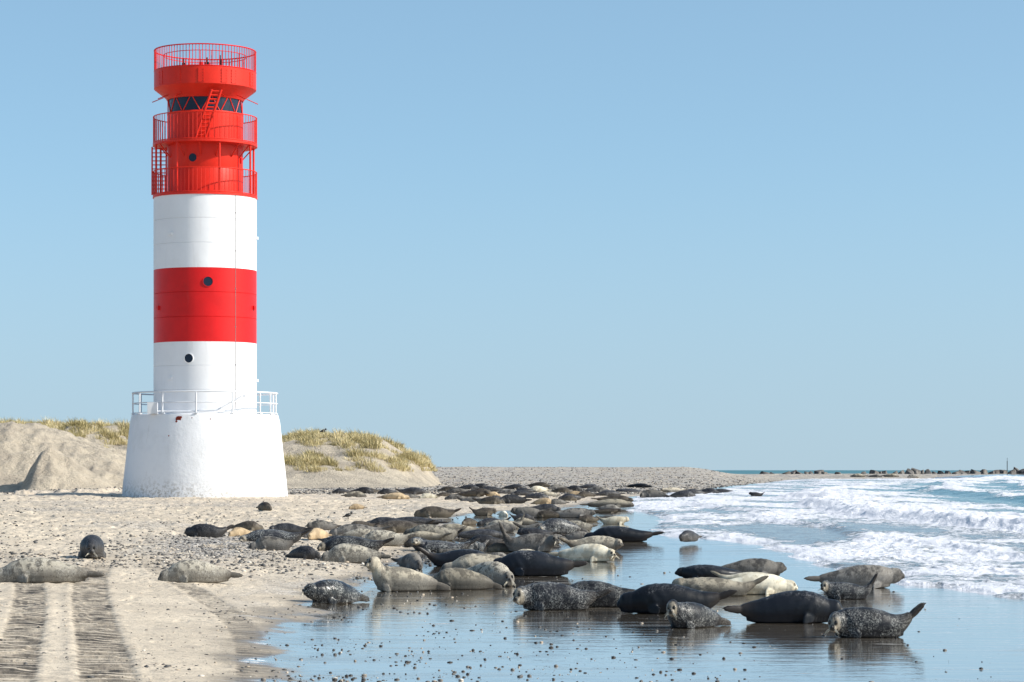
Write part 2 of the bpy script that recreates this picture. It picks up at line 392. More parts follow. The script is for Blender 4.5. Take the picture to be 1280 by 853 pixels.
# seal coats
def coat(name, base, dark, light, fleck=0., spots=0., wet=.0, patch=.3, belly=None, fs=34, ps=3.2, backonly=False, facec=None, facek=.6):
    m, n, b = new_mat(name); t = NT(n)
    tc = t.node('ShaderNodeTexCoord'); oi = t.node('ShaderNodeObjectInfo')
    ad = t.node('ShaderNodeVectorMath', operation='ADD'); sc = t.node('ShaderNodeVectorMath', operation='SCALE')
    cb = t.node('ShaderNodeCombineXYZ'); t.link(oi.outputs['Random'], cb.inputs[0]); t.link(oi.outputs['Random'], cb.inputs[1])
    t.link(cb.outputs[0], sc.inputs[0]); sc.inputs['Scale'].default_value = 37
    t.link(tc.outputs['Object'], ad.inputs[0]); t.link(sc.outputs[0], ad.inputs[1]); v = ad.outputs[0]
    pn = t.noise(v, ps, 5, .68)
    c = t.mix(t.math('MULTIPLY', t.ramp(pn, .465, .575), patch), base, dark)
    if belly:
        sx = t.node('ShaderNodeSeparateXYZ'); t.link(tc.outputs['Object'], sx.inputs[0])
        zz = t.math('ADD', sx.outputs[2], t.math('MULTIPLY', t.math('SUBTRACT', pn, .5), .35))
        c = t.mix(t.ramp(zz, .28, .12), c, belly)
    if fleck > 0:
        fn = t.noise(v, fs, 3, .65, .8); fl = t.ramp(fn, .54, .60)
        fm = t.ramp(t.noise(v, 3.6, 3, .6), .36, .58)
        vo = t.vor(v, fs*.45); rg = t.ramp(t.math('ABSOLUTE', t.math('SUBTRACT', vo.outputs['Distance'], .42)), .10, .04)
        k = t.math('MAXIMUM', t.math('MULTIPLY', fl, fm), t.math('MULTIPLY', t.math('MULTIPLY', rg, t.ramp(fn, .44, .56)), t.math('ADD', t.math('MULTIPLY', fm, .8), .15)))
        if backonly:
            sz_ = t.node('ShaderNodeSeparateXYZ'); t.link(tc.outputs['Object'], sz_.inputs[0])
            k = t.math('MULTIPLY', k, t.ramp(t.math('ADD', sz_.outputs[2], t.math('MULTIPLY', t.math('SUBTRACT', pn, .5), .5)), .26, .38))
        c = t.mix(t.math('MULTIPLY', k, fleck), c, light)
    if spots > 0:
        vo = t.vor(v, 21); g = t.node('ShaderNodeSeparateColor'); t.link(vo.outputs['Color'], g.inputs[0])
        wob = t.math('ADD', vo.outputs['Distance'], t.math('MULTIPLY', t.noise(v, 30, 2), .25))
        k = t.math('MULTIPLY', t.ramp(wob, .42, .30), t.ramp(g.outputs[0], .45, .55))
        c = t.mix(t.math('MULTIPLY', k, spots), c, tuple(x*.45 for x in dark))
    if facec: c = t.mix(t.math('MULTIPLY', t.math('MULTIPLY', t.attr('face'), t.ramp(t.noise(v, 14, 2), .35, .5)), facek), c, facec)
    c = t.mix(t.math('MULTIPLY', t.attr('tail'), .6), c, (.045, .036, .030))
    c = t.mix(t.math('MULTIPLY', t.attr('mask'), .8), c, (.02, .018, .018))
    hs = t.node('ShaderNodeHueSaturation'); t.link(c, hs.inputs['Color'])
    t.link(t.math('ADD', t.math('MULTIPLY', oi.outputs['Random'], .7), .72), hs.inputs['Value'])
    t.link(hs.outputs[0], b.inputs['Base Color'])
    fur = t.noise(v, 70, 3, .7)
    b.inputs['Roughness'].default_value = .62-.30*wet
    b.inputs['Coat Weight'].default_value = .20*wet; b.inputs['Coat Roughness'].default_value = .28; b.inputs['Specular IOR Level'].default_value = .14
    lump = t.noise(v, 9, 3, .6)
    t.link(t.bump(t.math('ADD', fur, t.math('MULTIPLY', lump, 2.0)), .45, .006), b.inputs['Normal'])
    return m
C = {
 'mot': coat('mottled_coat', (.30, .27, .22), (.060, .054, .048), (.6, .58, .52), fleck=.25, spots=.6, wet=.05, patch=.85, ps=6.5, belly=(.16, .147, .128), facec=(.08, .07, .06)),  # belly tone darkened: coat colour plus painted shade on the lower flank
 'bls': coat('wet_black_silver_coat', (.012, .013, .017), (.006, .007, .009), (.45, .45, .43), fleck=.85, wet=1.5, patch=.5, fs=46),
 'blk': coat('black_flecked_coat', (.009, .011, .016), (.005, .006, .008), (.22, .22, .23), fleck=.50, wet=.6, patch=.5, fs=46, backonly=True),
 'spk': coat('salt_and_pepper_coat', (.018, .019, .024), (.007, .008, .011), (.44, .44, .42), fleck=.66, wet=.6, patch=.7, fs=50, facec=(.36, .31, .24), facek=.75),
 'gry': coat('grey_coat', (.145, .132, .116), (.030, .028, .028), (.34, .33, .31), fleck=.25, spots=.5, wet=.15, patch=.85, belly=(.13, .122, .115), facec=(.05, .045, .04)),
 'pal': coat('pale_coat', (.33, .29, .225), (.085, .075, .062), (.55, .52, .45), fleck=.12, spots=.6, wet=.1, patch=.8, belly=(.13, .12, .105), facec=(.11, .09, .075)),  # belly darker than the back, partly flank shade put into the colour
 'tan': coat('tan_coat', (.40, .30, .19), (.22, .16, .10), (.6, .55, .45), spots=.3, patch=.7),
 'brn': coat('dark_brown_coat', (.050, .041, .034), (.020, .017, .015), (.26, .24, .21), fleck=.2, wet=.1, patch=.7, belly=(.11, .092, .07)),
 'drk': coat('charcoal_coat', (.024, .025, .030), (.010, .010, .013), (.24, .24, .25), fleck=.26, wet=.35, patch=.6, belly=(.050, .047, .046)),
 'wht': coat('cream_white_coat', (.60, .55, .44), (.34, .29, .21), (.6, .6, .55), spots=.35, patch=.6, facec=(.25, .21, .15)),
}

# ------------------------------------------------------------------ beach sheet
def grid(ys, ks, off=10.0):
    g = np.sqrt(ys**2+off**2)
    X = ks[None, :]*g[:, None]; Y = np.repeat(ys[:, None], len(ks), 1)
    n, m = X.shape; i = np.arange(n*m).reshape(n, m)
    F = np.stack([i[:-1, :-1], i[:-1, 1:], i[1:, 1:], i[1:, :-1]], -1).reshape(-1, 4)
    return X, Y, F
ys = [-40, -25, -12, 0, 8, 14, 19, 23, 25.5]
y = 27.
while y < 430:
    ys.append(y); y += .045*(y/31)**1.55 if y < 190 else .9
ys = np.array(ys+[470., 520.])
ks = np.concatenate([np.linspace(-9, -.5, 18), np.linspace(-.45, -.24, 16), np.arange(-.215, .215, .00042), np.linspace(.22, .6, 18), np.linspace(.8, 9, 14)])
X, Y, F = grid(ys, ks)
Z = ground_z(X.ravel(), Y.ravel())
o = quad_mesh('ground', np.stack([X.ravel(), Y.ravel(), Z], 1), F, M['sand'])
tag(o, kind='structure')
_, dry = relief(X.ravel(), Y.ravel())
xf, yf = X.ravel(), Y.ravel()
far_sh = sst(128, 185, yf)*.95
patch = np.exp(-((xf+7.6+(yf-68)*.06)/2.2)**2-((yf-70)/8)**2)
mid_sh = .45*sst(.45, .62, fbm(xf*.25, yf*.12, 91))*sst(50, 70, yf)
wl = .7*np.exp(-((XW(yf)-xf-.9)/1.2)**2)*sst(40, 55, yf)*(fbm(xf*.5, yf*.3, 92) > .45)
attr(o, 'dry', np.where(yf > 128, np.clip(sst(-.4, 1.2, XW(yf)-xf+(fbm(xf*.5, yf*.2, 5)-.5)), 0, 1), dry))
attr(o, 'shingle', np.clip(np.maximum.reduce([far_sh, patch, mid_sh, wl]), 0, 1))
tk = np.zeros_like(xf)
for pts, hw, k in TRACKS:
    dd, s, side = poly_dist(xf, yf, pts); tk = np.maximum(tk, (.72 if k < 1 else .92)*(sst(-.04, .04, hw-dd)+.5*(vnoise(xf*6, yf*4, 96) > .62)*sst(-.25, 0, hw-dd)).clip(0, 1)*(1-.8*sst(52, 66, yf))*(1-sst(75, 95, yf))*(.1+1.3*fbm(xf*3, yf*1.2, 95))*(1-.8*sst(-.05, .45, np.sin(-.9+2*math.pi*(s+.25*np.abs(side))/.42+2.2*vnoise(xf*2, yf*1.3, 50)))))  # damp track colour, with shade painted onto lug slopes facing the viewer
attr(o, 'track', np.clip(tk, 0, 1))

# ------------------------------------------------------------------ sea
ys = [30., 34, 38, 42, 46]; y = 48.
while y < 330:
    ys.append(y); y += .055*(y/48)**1.6
ys = np.array(ys+[335, 345, 360, 380, 410, 450, 520, 650, 900, 1400, 2500, 5000, 10000, 25000, 50000])
ks = np.concatenate([np.array([-3., -1.5, -.8, -.4, -.2, -.1, -.03]), np.arange(0, .235, .00055), np.linspace(.25, .5, 20), np.linspace(.7, 6, 12)])
X, Y, F = grid(ys, ks, 1.0); x, y = X.ravel(), Y.ravel()
def bore(x, y, pts, h, rise, decay, seed, lip=.0):
    p = np.array(pts, float); xb = np.interp(y, p[:, 0], p[:, 1])+(fbm(y*.16, x*0, seed)-.5)*3.0+(fbm(y*.9, x*0, seed+1)-.5)*.8
    s = x-xb; f = sst(0, rise, s)*np.exp(-np.maximum(s-rise, 0)/decay)
    return h*f*(.65+.7*fbm(y*.12, x*.05, seed+2)), s
base = PR(np.minimum(y, 320))
edge = x-XS(y)+(fbm(y*.16, y*0, 101)-.5)*3.2+(fbm(y*.8, y*0, 103)-.5)*.9+(fbm(x*3, y*2.2, 102)-.5)*.7
z = base+sst(0, .5, edge)*.07-sst(0, -.8, edge)*.3
near = 1-sst(320, 345, y)
b2, s2 = bore(x, y, [(40, 22), (70, 16.5), (79, 15.0), (88, 12.2), (100, 11.6), (125, 13), (150, 16.5), (200, 28), (330, 60)], .30, 1.3, 9, 110)
b3, s3 = bore(x, y, [(40, 30), (100, 22), (130, 21), (150, 22.5), (175, 27), (210, 34), (330, 75)], .22, 1.9, 3.2, 120)
b4, s4 = bore(x, y, [(40, 44), (150, 29), (190, 34), (230, 42), (330, 80)], .2, 2.2, 3.5, 130)
b5, s5 = bore(x, y, [(60, 14.5), (75, 10.6), (90, 8.6), (110, 7.6), (135, 9), (180, 18), (240, 29)], .10, .6, 3, 140)
b6, s6 = bore(x, y, [(40, 60), (200, 43), (260, 52), (330, 90)], .18, 2.2, 4, 145)
z += near*(b2+b3+b4+b5+b6)*sst(0, 2, edge)
turb = fbm(x*1.6, y*1.3, 150, 4)
foam = .33+.0*x
foam = foam+.42*np.exp(-np.maximum(edge, 0)/6.5)*(1-sst(74, 80, y)*.55)      # swash lobe
foam += .62*sst(-.15, .5, s2)*np.exp(-np.maximum(s2, 0)/7)
foam += .30*sst(-.2, .3, s5)*np.exp(-np.maximum(s5, 0)/1.2)
deep = sst(1, 6, s2)*.55+.45*sst(-6, 0, s3)
foam -= .28*sst(-7, -1, s3)
foam += .62*sst(1.2, 1.9, s3)*np.exp(-np.maximum(s3-1.9, 0)/2.2)
foam += .60*sst(1.4, 2.2, s4)*np.exp(-np.maximum(s4-2.2, 0)/1.5)
foam += .5*sst(1.4, 2.2, s6)*np.exp(-np.maximum(s6-2.2, 0)/1.2)
foam += (fbm(x*.35, y*.16, 160, 4)-.5)*1.3-.04
foam += .45*sst(285, 312, y)*near
foam += .14*sst(84, 100, y)*(1-sst(-2, 4, s3))*near
farm = sst(322, 345, y); foam = foam*(1-farm)+farm*.02; deep = np.clip(deep*(1-farm)+farm*1., 0, 1)
fo = np.clip(foam, 0, 1)
z += near*sst(.2, 2, edge)*((.04+.11*sst(.3, 1, fo)*sst(-1, 1, s2)+.03*sst(.3, 1, fo))*(turb-.45)+.11*np.maximum(0, fbm(x*5, y*3, 170, 2)-.42)*fo*(1+1.5*np.exp(-np.abs(edge-.5)/1.5)))
z += near*sst(6, 18, edge)*.12*(fbm(x*.22, y*.11, 180, 3)-.5)
o = quad_mesh('sea', np.stack([x, y, z], 1), F, M['sea']); tag(o, kind='structure')
attr(o, 'far', farm); attr(o, 'foam', fo); attr(o, 'deep', np.where(y < 322, np.clip(deep, 0, 1), 1.0))

# ------------------------------------------------------------------ dunes
def px(u, d): return (u-U0)/FPX*d
def pz(v, d): return EYE+(V0-v)/FPX*d
def heightfield(name, xs, ys, zf, m):
    X, Y = np.meshgrid(xs, ys); n, k = X.shape; i = np.arange(n*k).reshape(n, k)
    F = np.stack([i[:-1, :-1], i[:-1, 1:], i[1:, 1:], i[1:, :-1]], -1).reshape(-1, 4)
    Z = zf(X.ravel(), Y.ravel()); return quad_mesh(name, np.stack([X.ravel(), Y.ravel(), Z], 1), F, m)
D1 = 205.
top1 = np.array([(px(u, D1), pz(v, D1)) for u, v in [(-900, 500), (-400, 505), (-150, 515), (0, 528), (40, 533), (80, 537), (110, 534), (150, 540), (200, 548), (270, 553), (355, 551), (385, 548), (430, 547), (465, 550), (482, 556), (500, 568), (522, 583), (540, 600), (590, 640), (700, 660)]])
def dune_z(x, y):
    s = x*D1/np.maximum(y, D1)
    t = np.interp(s+(fbm(x*.12, y*.12, 201)-.5)*2.0, top1[:, 0], top1[:, 1])
    g = base_z(x, y)-.3
    prof = sst(182, 206, y+3*(fbm(x*.3, y*.1, 202)-.5))*(1-sst(225, 262, y))
    n = (fbm(x*.30, y*.30, 203, 4)-.5)*1.5+(fbm(x*1.2, y*1.2, 204, 3)-.5)*.35
    return g+np.maximum(t-g, -.5)*prof+n*prof*sst(.3, 1.5, t-g)
o = heightfield('sand_dune', np.arange(-95, 4, .3), np.arange(178, 266, .45), dune_z, M['dune']); tag(o, kind='structure')
D2 = 168.
top2 = np.array([(px(u, D2), pz(v, D2)) for u, v in [(-700, 525), (-100, 528), (0, 531), (18, 529), (35, 537), (55, 541), (80, 551), (110, 559), (150, 571), (175, 582), (200, 592), (260, 610)]])
def bank_z(x, y):
    t = np.interp(x+(fbm(x*.6, y*.2, 211)-.5)*.8, top2[:, 0], top2[:, 1]); g = base_z(x, y)-.4
    prof = sst(156, 168, y)*(1-sst(176, 190, y)); n = (fbm(x*.8, y*.5, 213, 4)-.5)*.55
    z = g+np.maximum(t-g, -.3)*prof+n*prof
    # the nearer pile of sand with a shaded notch on its left
    cx, cy = px(62, 158), 158; ex = x-cx
    hump = (pz(552, 158)-1.1)*np.exp(-np.where(ex < 0, np.abs(ex/(1.0+.6*fbm(y*.5, y*0, 216)))**2.2, (np.abs(ex)/3.2)**2.0))*np.exp(-((y-cy)/3.4)**2)*(.82+.36*fbm(x*.9, y*.6, 215, 4))
    return np.maximum(z, g+hump+n*.5)+(fbm(x*2.6, y*1.6, 217, 3)-.5)*.42*sst(.2, 1, np.maximum(z-g, hump))
o = heightfield('sand_bank', np.arange(-70, -19, .14), np.arange(150, 192, .25), bank_z, M['dune']); tag(o, kind='structure')

def blades(clumps, seed, hmin, hmax, bw=.012):
    rng = np.random.default_rng(seed); V = []; F = []; T = []; n = 0
    for (cx, cy, cz, r, k, hs, tone) in clumps:
        a = rng.uniform(0, 2*np.pi, k); rr = r*np.sqrt(rng.uniform(0, 1, k)); bx = cx+rr*np.cos(a); by = cy+rr*np.sin(a)
        h = rng.uniform(hmin, hmax, k)*hs*(1.2-.75*(rr/r)**1.5); ln = (.15+.75*rr/r)*rng.uniform(.5, 1.2, k)*h
        la = a+rng.normal(0, .5, k); lx = np.cos(la)*ln-.12*h; ly = np.sin(la)*ln
        ta = rng.uniform(0, np.pi, k); wx = np.cos(ta)*bw*rng.uniform(.7, 1.6, k); wy = np.sin(ta)*bw
        z0 = np.full(k, cz-.08)-.12*(rr/r)
        P = np.stack([np.stack([bx-wx, by-wy, z0], 1), np.stack([bx+wx, by+wy, z0], 1),
                      np.stack([bx+lx*.4+wx*.8, by+ly*.4+wy*.8, z0+h*.62], 1), np.stack([bx+lx*.4-wx*.8, by+ly*.4-wy*.8, z0+h*.62], 1),
                      np.stack([bx+lx+wx*.2, by+ly, z0+h*.98], 1), np.stack([bx+lx-wx*.2, by+ly, z0+h*1.0], 1)], 1).reshape(-1, 3)
        b = n+np.arange(k)*6
        F.append(np.stack([b, b+1, b+2, b+3], 1)); F.append(np.stack([b+3, b+2, b+4, b+5], 1)); V.append(P)
        T.append(np.repeat(np.clip(tone+rng.normal(0, .16, k), 0, 1), 6)); n += 6*k
    return np.concatenate(V), np.concatenate(F), np.concatenate(T)
rng = np.random.default_rng(3); cl = []
def dz1(x, y): return float(dune_z(np.array([x]), np.array([y]))[0])
for _ in range(2600):
    yy = rng.uniform(184, 228); u = rng.uniform(-60, 552); xx = px(u, yy)
    z = dz1(xx, yy); v = v_of(xx, yy, z)
    cov = float(fbm(np.array([xx*.55]), np.array([yy*.40]), 220, 3)[0])
    crest = np.interp(u, [0, 160, 355, 385, 440, 480, 548], [530, 541, 551, 548, 547, 553, 584])
    tlim = np.interp(u, [-60, 0, 160, 350, 420, 480, 548], [552, 552, 572, 588, 588, 588, 586])
    dens = .44 + .07*sst(0, 32, v-crest)
    if v > tlim or cov < dens-(.11 if u < 300 else .07): continue
    cl.append((xx, yy, z, rr_ := rng.uniform(.3, 1.0), int(70+130*rr_), rng.uniform(.45, 1.15), rng.uniform(.2, .8)))
V_, F_, T_ = blades(cl, 5, .34, .74, .016)
o = quad_mesh('dune_grass', V_, F_, M['grass'], False); attr(o, 'tone', T_)
tag(o, 'dry golden marram grass in clumps along the dune tops', 'grass', kind='stuff')

# ------------------------------------------------------------------ loose stones
ICO = None
def ico():
    bm = bmesh.new(); bmesh.ops.create_icosphere(bm, subdivisions=1, radius=1); V = np.array([v.co[:] for v in bm.verts]); F = np.array([[v.index for v in f.verts] for f in bm.faces]); bm.free(); return V, F
IV, IF = ico()
def stones(name, P, S, T, seed, m):
    rng = np.random.default_rng(seed); k = len(P); a = rng.uniform(0, 2*np.pi, k)
    sx = S*rng.uniform(.8, 1.5, k); sy = S*rng.uniform(.7, 1.1, k); sz = S*rng.uniform(.35, .75, k)
    J = IV[None]*(1+rng.uniform(-.22, .22, (k, len(IV), 1)))
    x = J[:, :, 0]*sx[:, None]; y = J[:, :, 1]*sy[:, None]; z = J[:, :, 2]*sz[:, None]
    ca, sa = np.cos(a)[:, None], np.sin(a)[:, None]
    V = np.stack([P[:, 0:1]+x*ca-y*sa, P[:, 1:2]+x*sa+y*ca, P[:, 2:3]+z+.25*sz[:, None]], -1).reshape(-1, 3)
    F = (IF[None]+(np.arange(k)*len(IV))[:, None, None]).reshape(-1, 3)
    o = quad_mesh(name, V, F, m, True); attr(o, 'tone', np.repeat(T, len(IV))); return o
def scatter(n, y0, y1, u0, u1, keep, smin, smax, seed, powr=2.5):
    rng = np.random.default_rng(seed); y = 1/np.sqrt(rng.uniform(1/y1**2, 1/y0**2, n)) if y1 > 100 else 1/rng.uniform(1/y1, 1/y0, n)
    u = rng.uniform(u0, u1, n); x = (u-U0)/FPX*y; k = keep(x, y, u)*1.0 > rng.uniform(0, 1, n); x, y = x[k], y[k]
    S = smin+(smax-smin)*rng.uniform(0, 1, len(x))**powr; T = rng.uniform(0, 1, len(x))**np.where(XW(y)-x < .2, 2.6, 1.25)
    return np.stack([x, y, ground_z(x, y)], 1), S, T
def keep_near(x, y, u):
    d = XW(y)-x; c = fbm(x*.9, y*.45, 301, 3)
    k = np.where(d > 0, .16+.7*sst(.5, .62, c), np.exp(d/2.6)*.85*sst(.36, .55, c)+.015)
    for pts, hw, kk in TRACKS[:2]:
        dd, s, side = poly_dist(x, y, pts); k = k*np.where(dd < .4, .25, 1)
    k = np.where((x < -4.8-(y-30)*.05) & (y < 42), k*.35, k)
    return k
def keep_patch(x, y, u): return np.exp(-((x+7.6+(y-68)*.06)/2.0)**2-((y-70)/8)**2)*1.2
def keep_mid(x, y, u): return (XW(y)-x > -.4)*(.25+.9*sst(.45, .6, fbm(x*.3, y*.15, 305)))
def keep_far(x, y, u): return (XW(y)-x > -.3)*1.0*(y < 306)
sets = [scatter(22000, 27, 62, -30, 1250, keep_near, .004, .034, 1, 3.6), scatter(9000, 55, 88, 120, 480, keep_patch, .012, .05, 2),
        scatter(12000, 58, 140, -30, 900, keep_mid, .012, .06, 3), scatter(26000, 150, 309, -40, 1020, keep_far, .03, .10, 4)]
P = np.concatenate([s[0] for s in sets]); S = np.concatenate([s[1] for s in sets]); T = np.concatenate([s[2] for s in sets])
o = stones('pebbles', P, S, T, 9, M['pebble'])
tag(o, 'small dark and pale beach pebbles scattered over the sand', 'pebbles', kind='stuff')

# ------------------------------------------------------------------ lighthouse
TD = 141.; TX = px(256.5, TD); S_ = TD/FPX
def tz(v): return pz(v, TD)
tower = empty('lighthouse', (TX, TD, 0))
tag(tower, 'tall red and white banded round lighthouse with two galleries standing on the beach', 'lighthouse')
r0, rs, ru, rg = 103*S_, 64*S_, 47*S_, 65*S_
zb = tz(519)
mb = MB(); mb.lathe([(r0+.05, .3), (r0, 1.15), (r0-.06, 1.8), (3.98, zb-.4), (91*S_, zb-.03), (91*S_-.04, zb), (rs-.02, zb+.01)], 128)
mb.build('base', M['base'], tower, True)
mb = MB(); prof = [(rs, zb+.006)]; mats = []
for v, mi in ((430, 0), (339, 1), (248, 0)):
    z1 = tz(v); z0 = prof[-1][1]; k = 3
    for j in range(1, k+1):
        zz = z0+(z1-z0)*j/k; prof.append((rs, zz)); mats.append(mi)
        if j < k:
            prof += [(rs-.022, zz+.015), (rs, zz+.03)]; mats += [mi, mi]
prof += [(rs-.03, prof[-1][1]+.03), (.5, prof[-1][1]+.035)]; mats += [0, 0]
mb.lathe(prof, 128, mats=mats); mb.build('shaft', None, tower, True, [M['white'], M['red']])
zt = tz(248)+.06
mb = MB(); mb.lathe([(ru, zt-.02), (ru, tz(215)), (ru-.008, tz(215)+.02), (ru, tz(215)+.04), (ru, tz(180)), (ru+.0, tz(146)), (ru-.06, tz(146)+.05)], 96)
mb.build('upper_shaft', M['orange'], tower, True)
mb = MB(); mb.lathe([(ru-.05, tz(146)+.03), (ru-.05, tz(122))], 64); mb.build('lantern_window', M['glass'], tower, False)
mb = MB()
nm = 12
for k in range(nm):
    for s in (0, 1):
        a0 = 2*math.pi*(k+.5*s)/nm; a1 = 2*math.pi*(k+.5)/nm if s == 0 else 2*math.pi*(k+1)/nm
        za, zc = (tz(146)+.02, tz(124)) if s == 0 else (tz(124), tz(146)+.02)
        rr = ru-.02; mb.tube([(rr*math.cos(a0), rr*math.sin(a0), za), (rr*math.cos(a1), rr*math.sin(a1), zc)], .028, 6)
mb.ring(ru-.04, tz(146)+.05, .06); mb.build('window_frame', M['orange'], tower)
# drum
mb = MB(); rd = 63.5*S_
mb.lathe([(ru-.12, tz(127)), (ru+.02, tz(127)), (ru+.1, tz(124)), (rd-.05, tz(114)), (rd, tz(113)-.0), (rd, tz(92)), (rd-.05, tz(92)+.03), (rd-.06, tz(92)-.25), (.2, tz(92)-.25)], 128)
mb.build('lantern_drum', M['orange'], tower, True)
for az in (-88, -62, -50, -115, -142, -20):          # rivet plates
    mb = MB(); a = R(az)
    for i in range(5):
        for j in (-.05, .05):
            aa = a+j; mb.box(((rd+.01)*math.cos(aa), (rd+.01)*math.sin(aa), tz(96)-i*.15), (.05, .05, .04), aa)
    mb.box(((rd+.002)*math.cos(a), (rd+.002)*math.sin(a), tz(96)-.3), (.03, .30, .74), a)
    mb.build('bolt_plate', M['orange'], tower)
def railing(name, r, z0, z1, nb, m, tb=.018, rails=(0., 1.), tr=.03, wide=None, start=0):
    mb = MB()
    for f in rails: mb.ring(r, z0+(z1-z0)*f, tr)
    for k in range(nb):
        a = 2*math.pi*k/nb+start; mb.tube([(r*math.cos(a), r*math.sin(a), z0), (r*math.cos(a), r*math.sin(a), z1)], tb, 6)
    return mb.build(name, m, tower)
railing('roof_railing', rd-.02, tz(92), tz(65), 96, M['red'], .020, (0.03, 1.), .035)
mb = MB(); rm = rd-.5; mb.ring(rm, tz(92)+.9, .02)
for k in range(24):
    a = 2*math.pi*k/24; mb.tube([(rm*math.cos(a), rm*math.sin(a), tz(92)-.25), (rm*math.cos(a), rm*math.sin(a), tz(92)+.9)], .02, 6)
mb.build('inner_railing', M['red'], tower)
for (az, rr, h, wd) in ((-120, 1.9, .55, .16), (-80, 1.5, .62, .22), (-60, 2.0, .7, .12), (-95, 1.0, .45, .5)):
    mb = MB(); a = R(az); mb.box((rr*math.cos(a), rr*math.sin(a), tz(92)-.25+h/2), (wd, wd, h)); mb.tube([(rr*math.cos(a), rr*math.sin(a), tz(92)-.25+h), (rr*math.cos(a), rr*math.sin(a), tz(92)+h)], wd*.22, 8)
    mb.build('beacon_lamp', M['dark_metal'] if wd < .3 else M['red'], tower)
# galleries
for (v0, vt, extra) in ((182, 148, 1), (247, 216, 0)):
    z0 = tz(v0)
    mb = MB(); mb.lathe([(ru-.05, z0-.09), (rg, z0-.09), (rg, z0+.03), (ru-.05, z0+.03), (ru-.05, z0-.09)], 96)
    mb.build('gallery_deck', M['orange'], tower, True)
    railing('gallery_railing', rg-.03, z0+.03, tz(vt), 78, M['orange'], .017, (.03, 1.), .028)
for az in (-117, -67, -20, 20, 62, 115, 160, -160):
    mb = MB(); a = R(az); mb.tube([((rg-.12)*math.cos(a), (rg-.12)*math.sin(a), tz(247)+.03), ((rg-.12)*math.cos(a), (rg-.12)*math.sin(a), tz(182)-.09)], .055, 8)
    mb.build('support_post', M['orange'], tower)
for az in (-150, -117, -90, -67, -40, -20, 20, 62, 115, 160):   # brackets under the upper deck
    mb = MB(); a = R(az); c, s = math.cos(a), math.sin(a); mb.tube([(ru*c, ru*s, tz(182)-.75), ((rg-.2)*c, (rg-.2)*s, tz(182)-.1)], .035, 6); mb.build('bracket', M['orange'], tower)
def ladder(p0, p1, w, n, m, side, name='ladder', rr=.022):
    mb = MB(); p0, p1, side = Vector(p0), Vector(p1), Vector(side).normalized()*w/2
    for s in (-1, 1): mb.tube([p0+side*s, p1+side*s], rr*1.5, 6)
    for k in range(n):
        p = p0+(p1-p0)*(k+.5)/n; mb.tube([p-side, p+side], rr, 6)
    return mb.build(name, m, tower)
ru_ = ru+.18
ladder((px(249, TD-2.3)-TX, -(ru+.35), pz(177, TD-2.3)), (px(271, TD-2.5)-TX, -(ru+.55), pz(112, TD-2.5)), .5, 13, M['orange'], (1, .2, 0), rr=.05)
ladder((-(rg-.42), -.75, tz(247)+.05), (-(rg-.42), -.75, tz(186)), .75, 12, M['orange'], (1, 0, 0), rr=.03)
for az in (-62, -118, -35, -145, 10, -175):
    a = R(az); c, q = math.cos(a), math.sin(a); mb = MB(); mb.tube([((ru+.2)*c, (ru+.2)*q, tz(123)), ((rd+.1)*c, (rd+.1)*q, tz(129))], .025, 6)
    mb.build('antenna_rod', M['orange'], tower)
def fpt(u, v, rr):
    yy = -rr
    for _ in range(6):
        xx = max(-rr*.9995, min(rr*.9995, px(u, TD+yy)-TX)); yy = -math.sqrt(rr*rr-xx*xx)
    return xx, yy, pz(v, TD+yy)
def porthole(u, v, rr, rad, m):
    xx, yy, z = fpt(u, v, rr); a = math.atan2(yy, xx); n = Vector((math.cos(a), math.sin(a), 0)); t = Vector((-math.sin(a), math.cos(a), 0)); up = Vector((0, 0, 1))
    c = Vector((xx, yy, z))
    mb = MB(); V = []; F = []; K = 28
    rings = [(rad*1.1, -.03), (rad*1.1, .035), (rad, .035), (rad, -.03)]
    for (q, off) in rings:
        for k in range(K): th = 2*math.pi*k/K; V.append(c+n*off+t*(q*math.cos(th))+up*(q*math.sin(th)))
    for i in range(3):
        for k in range(K): F.append((i*K+k, i*K+(k+1) % K, (i+1)*K+(k+1) % K, (i+1)*K+k))
    mb.add(V, F); w_ = mb.build('porthole', m, tower)
    mb = MB(); V = [c+n*.012+t*(rad*math.cos(2*math.pi*k/K))+up*(rad*math.sin(2*math.pi*k/K)) for k in range(K)]; V2 = [p-n*.03 for p in V]
    mb.add(V+V2, [tuple(range(K)), tuple(range(K, 2*K))[::-1]]); mb.build('pane', M['glass'], w_)
porthole(241, 197, ru, .22, M['orange']); porthole(260, 352, rs, .25, M['red']); porthole(236, 448, rs, .23, M['white'])
def wallbox(name, u, v, rr, w_, h, d, m):
    xx, yy, z = fpt(u, v, rr); a = math.atan2(yy, xx)
    mb = MB(); mb.box(((rr+d/2-.01)*math.cos(a), (rr+d/2-.01)*math.sin(a), z), (d, w_, h), a); return mb.build(name, m, tower)
wallbox('wall_box', 213, 292, rs, .28, .16, .08, M['white']); wallbox('wall_box', 213, 473, rs, .28, .16, .08, M['white'])
wallbox('wall_box', 198, 385, rs, .22, .22, .1, M['red']); wallbox('wall_box', 317, 385, rs, .22, .22, .1, M['red'])
wallbox('wall_box', 320.4, 298, rs, .2, .15, .12, M['white']); wallbox('wall_box', 320.4, 476, rs, .2, .15, .12, M['white'])
wallbox('vent', 301, 201, ru, .2, .28, .08, M['red'])
mb = MB(); xx = fpt(294.5, 400, rs)[0]
def onw(xx, rr): return (xx, -math.sqrt(rr*rr-xx*xx)-.02)
p = onw(xx, rs); mb.tube([(p[0], p[1], zb+.3), (p[0], p[1], tz(249))], .012, 6)
z = zb+.6
while z < tz(250): mb.box((p[0], p[1]-.0, z), (.07, .04, .04)); z += 2.0
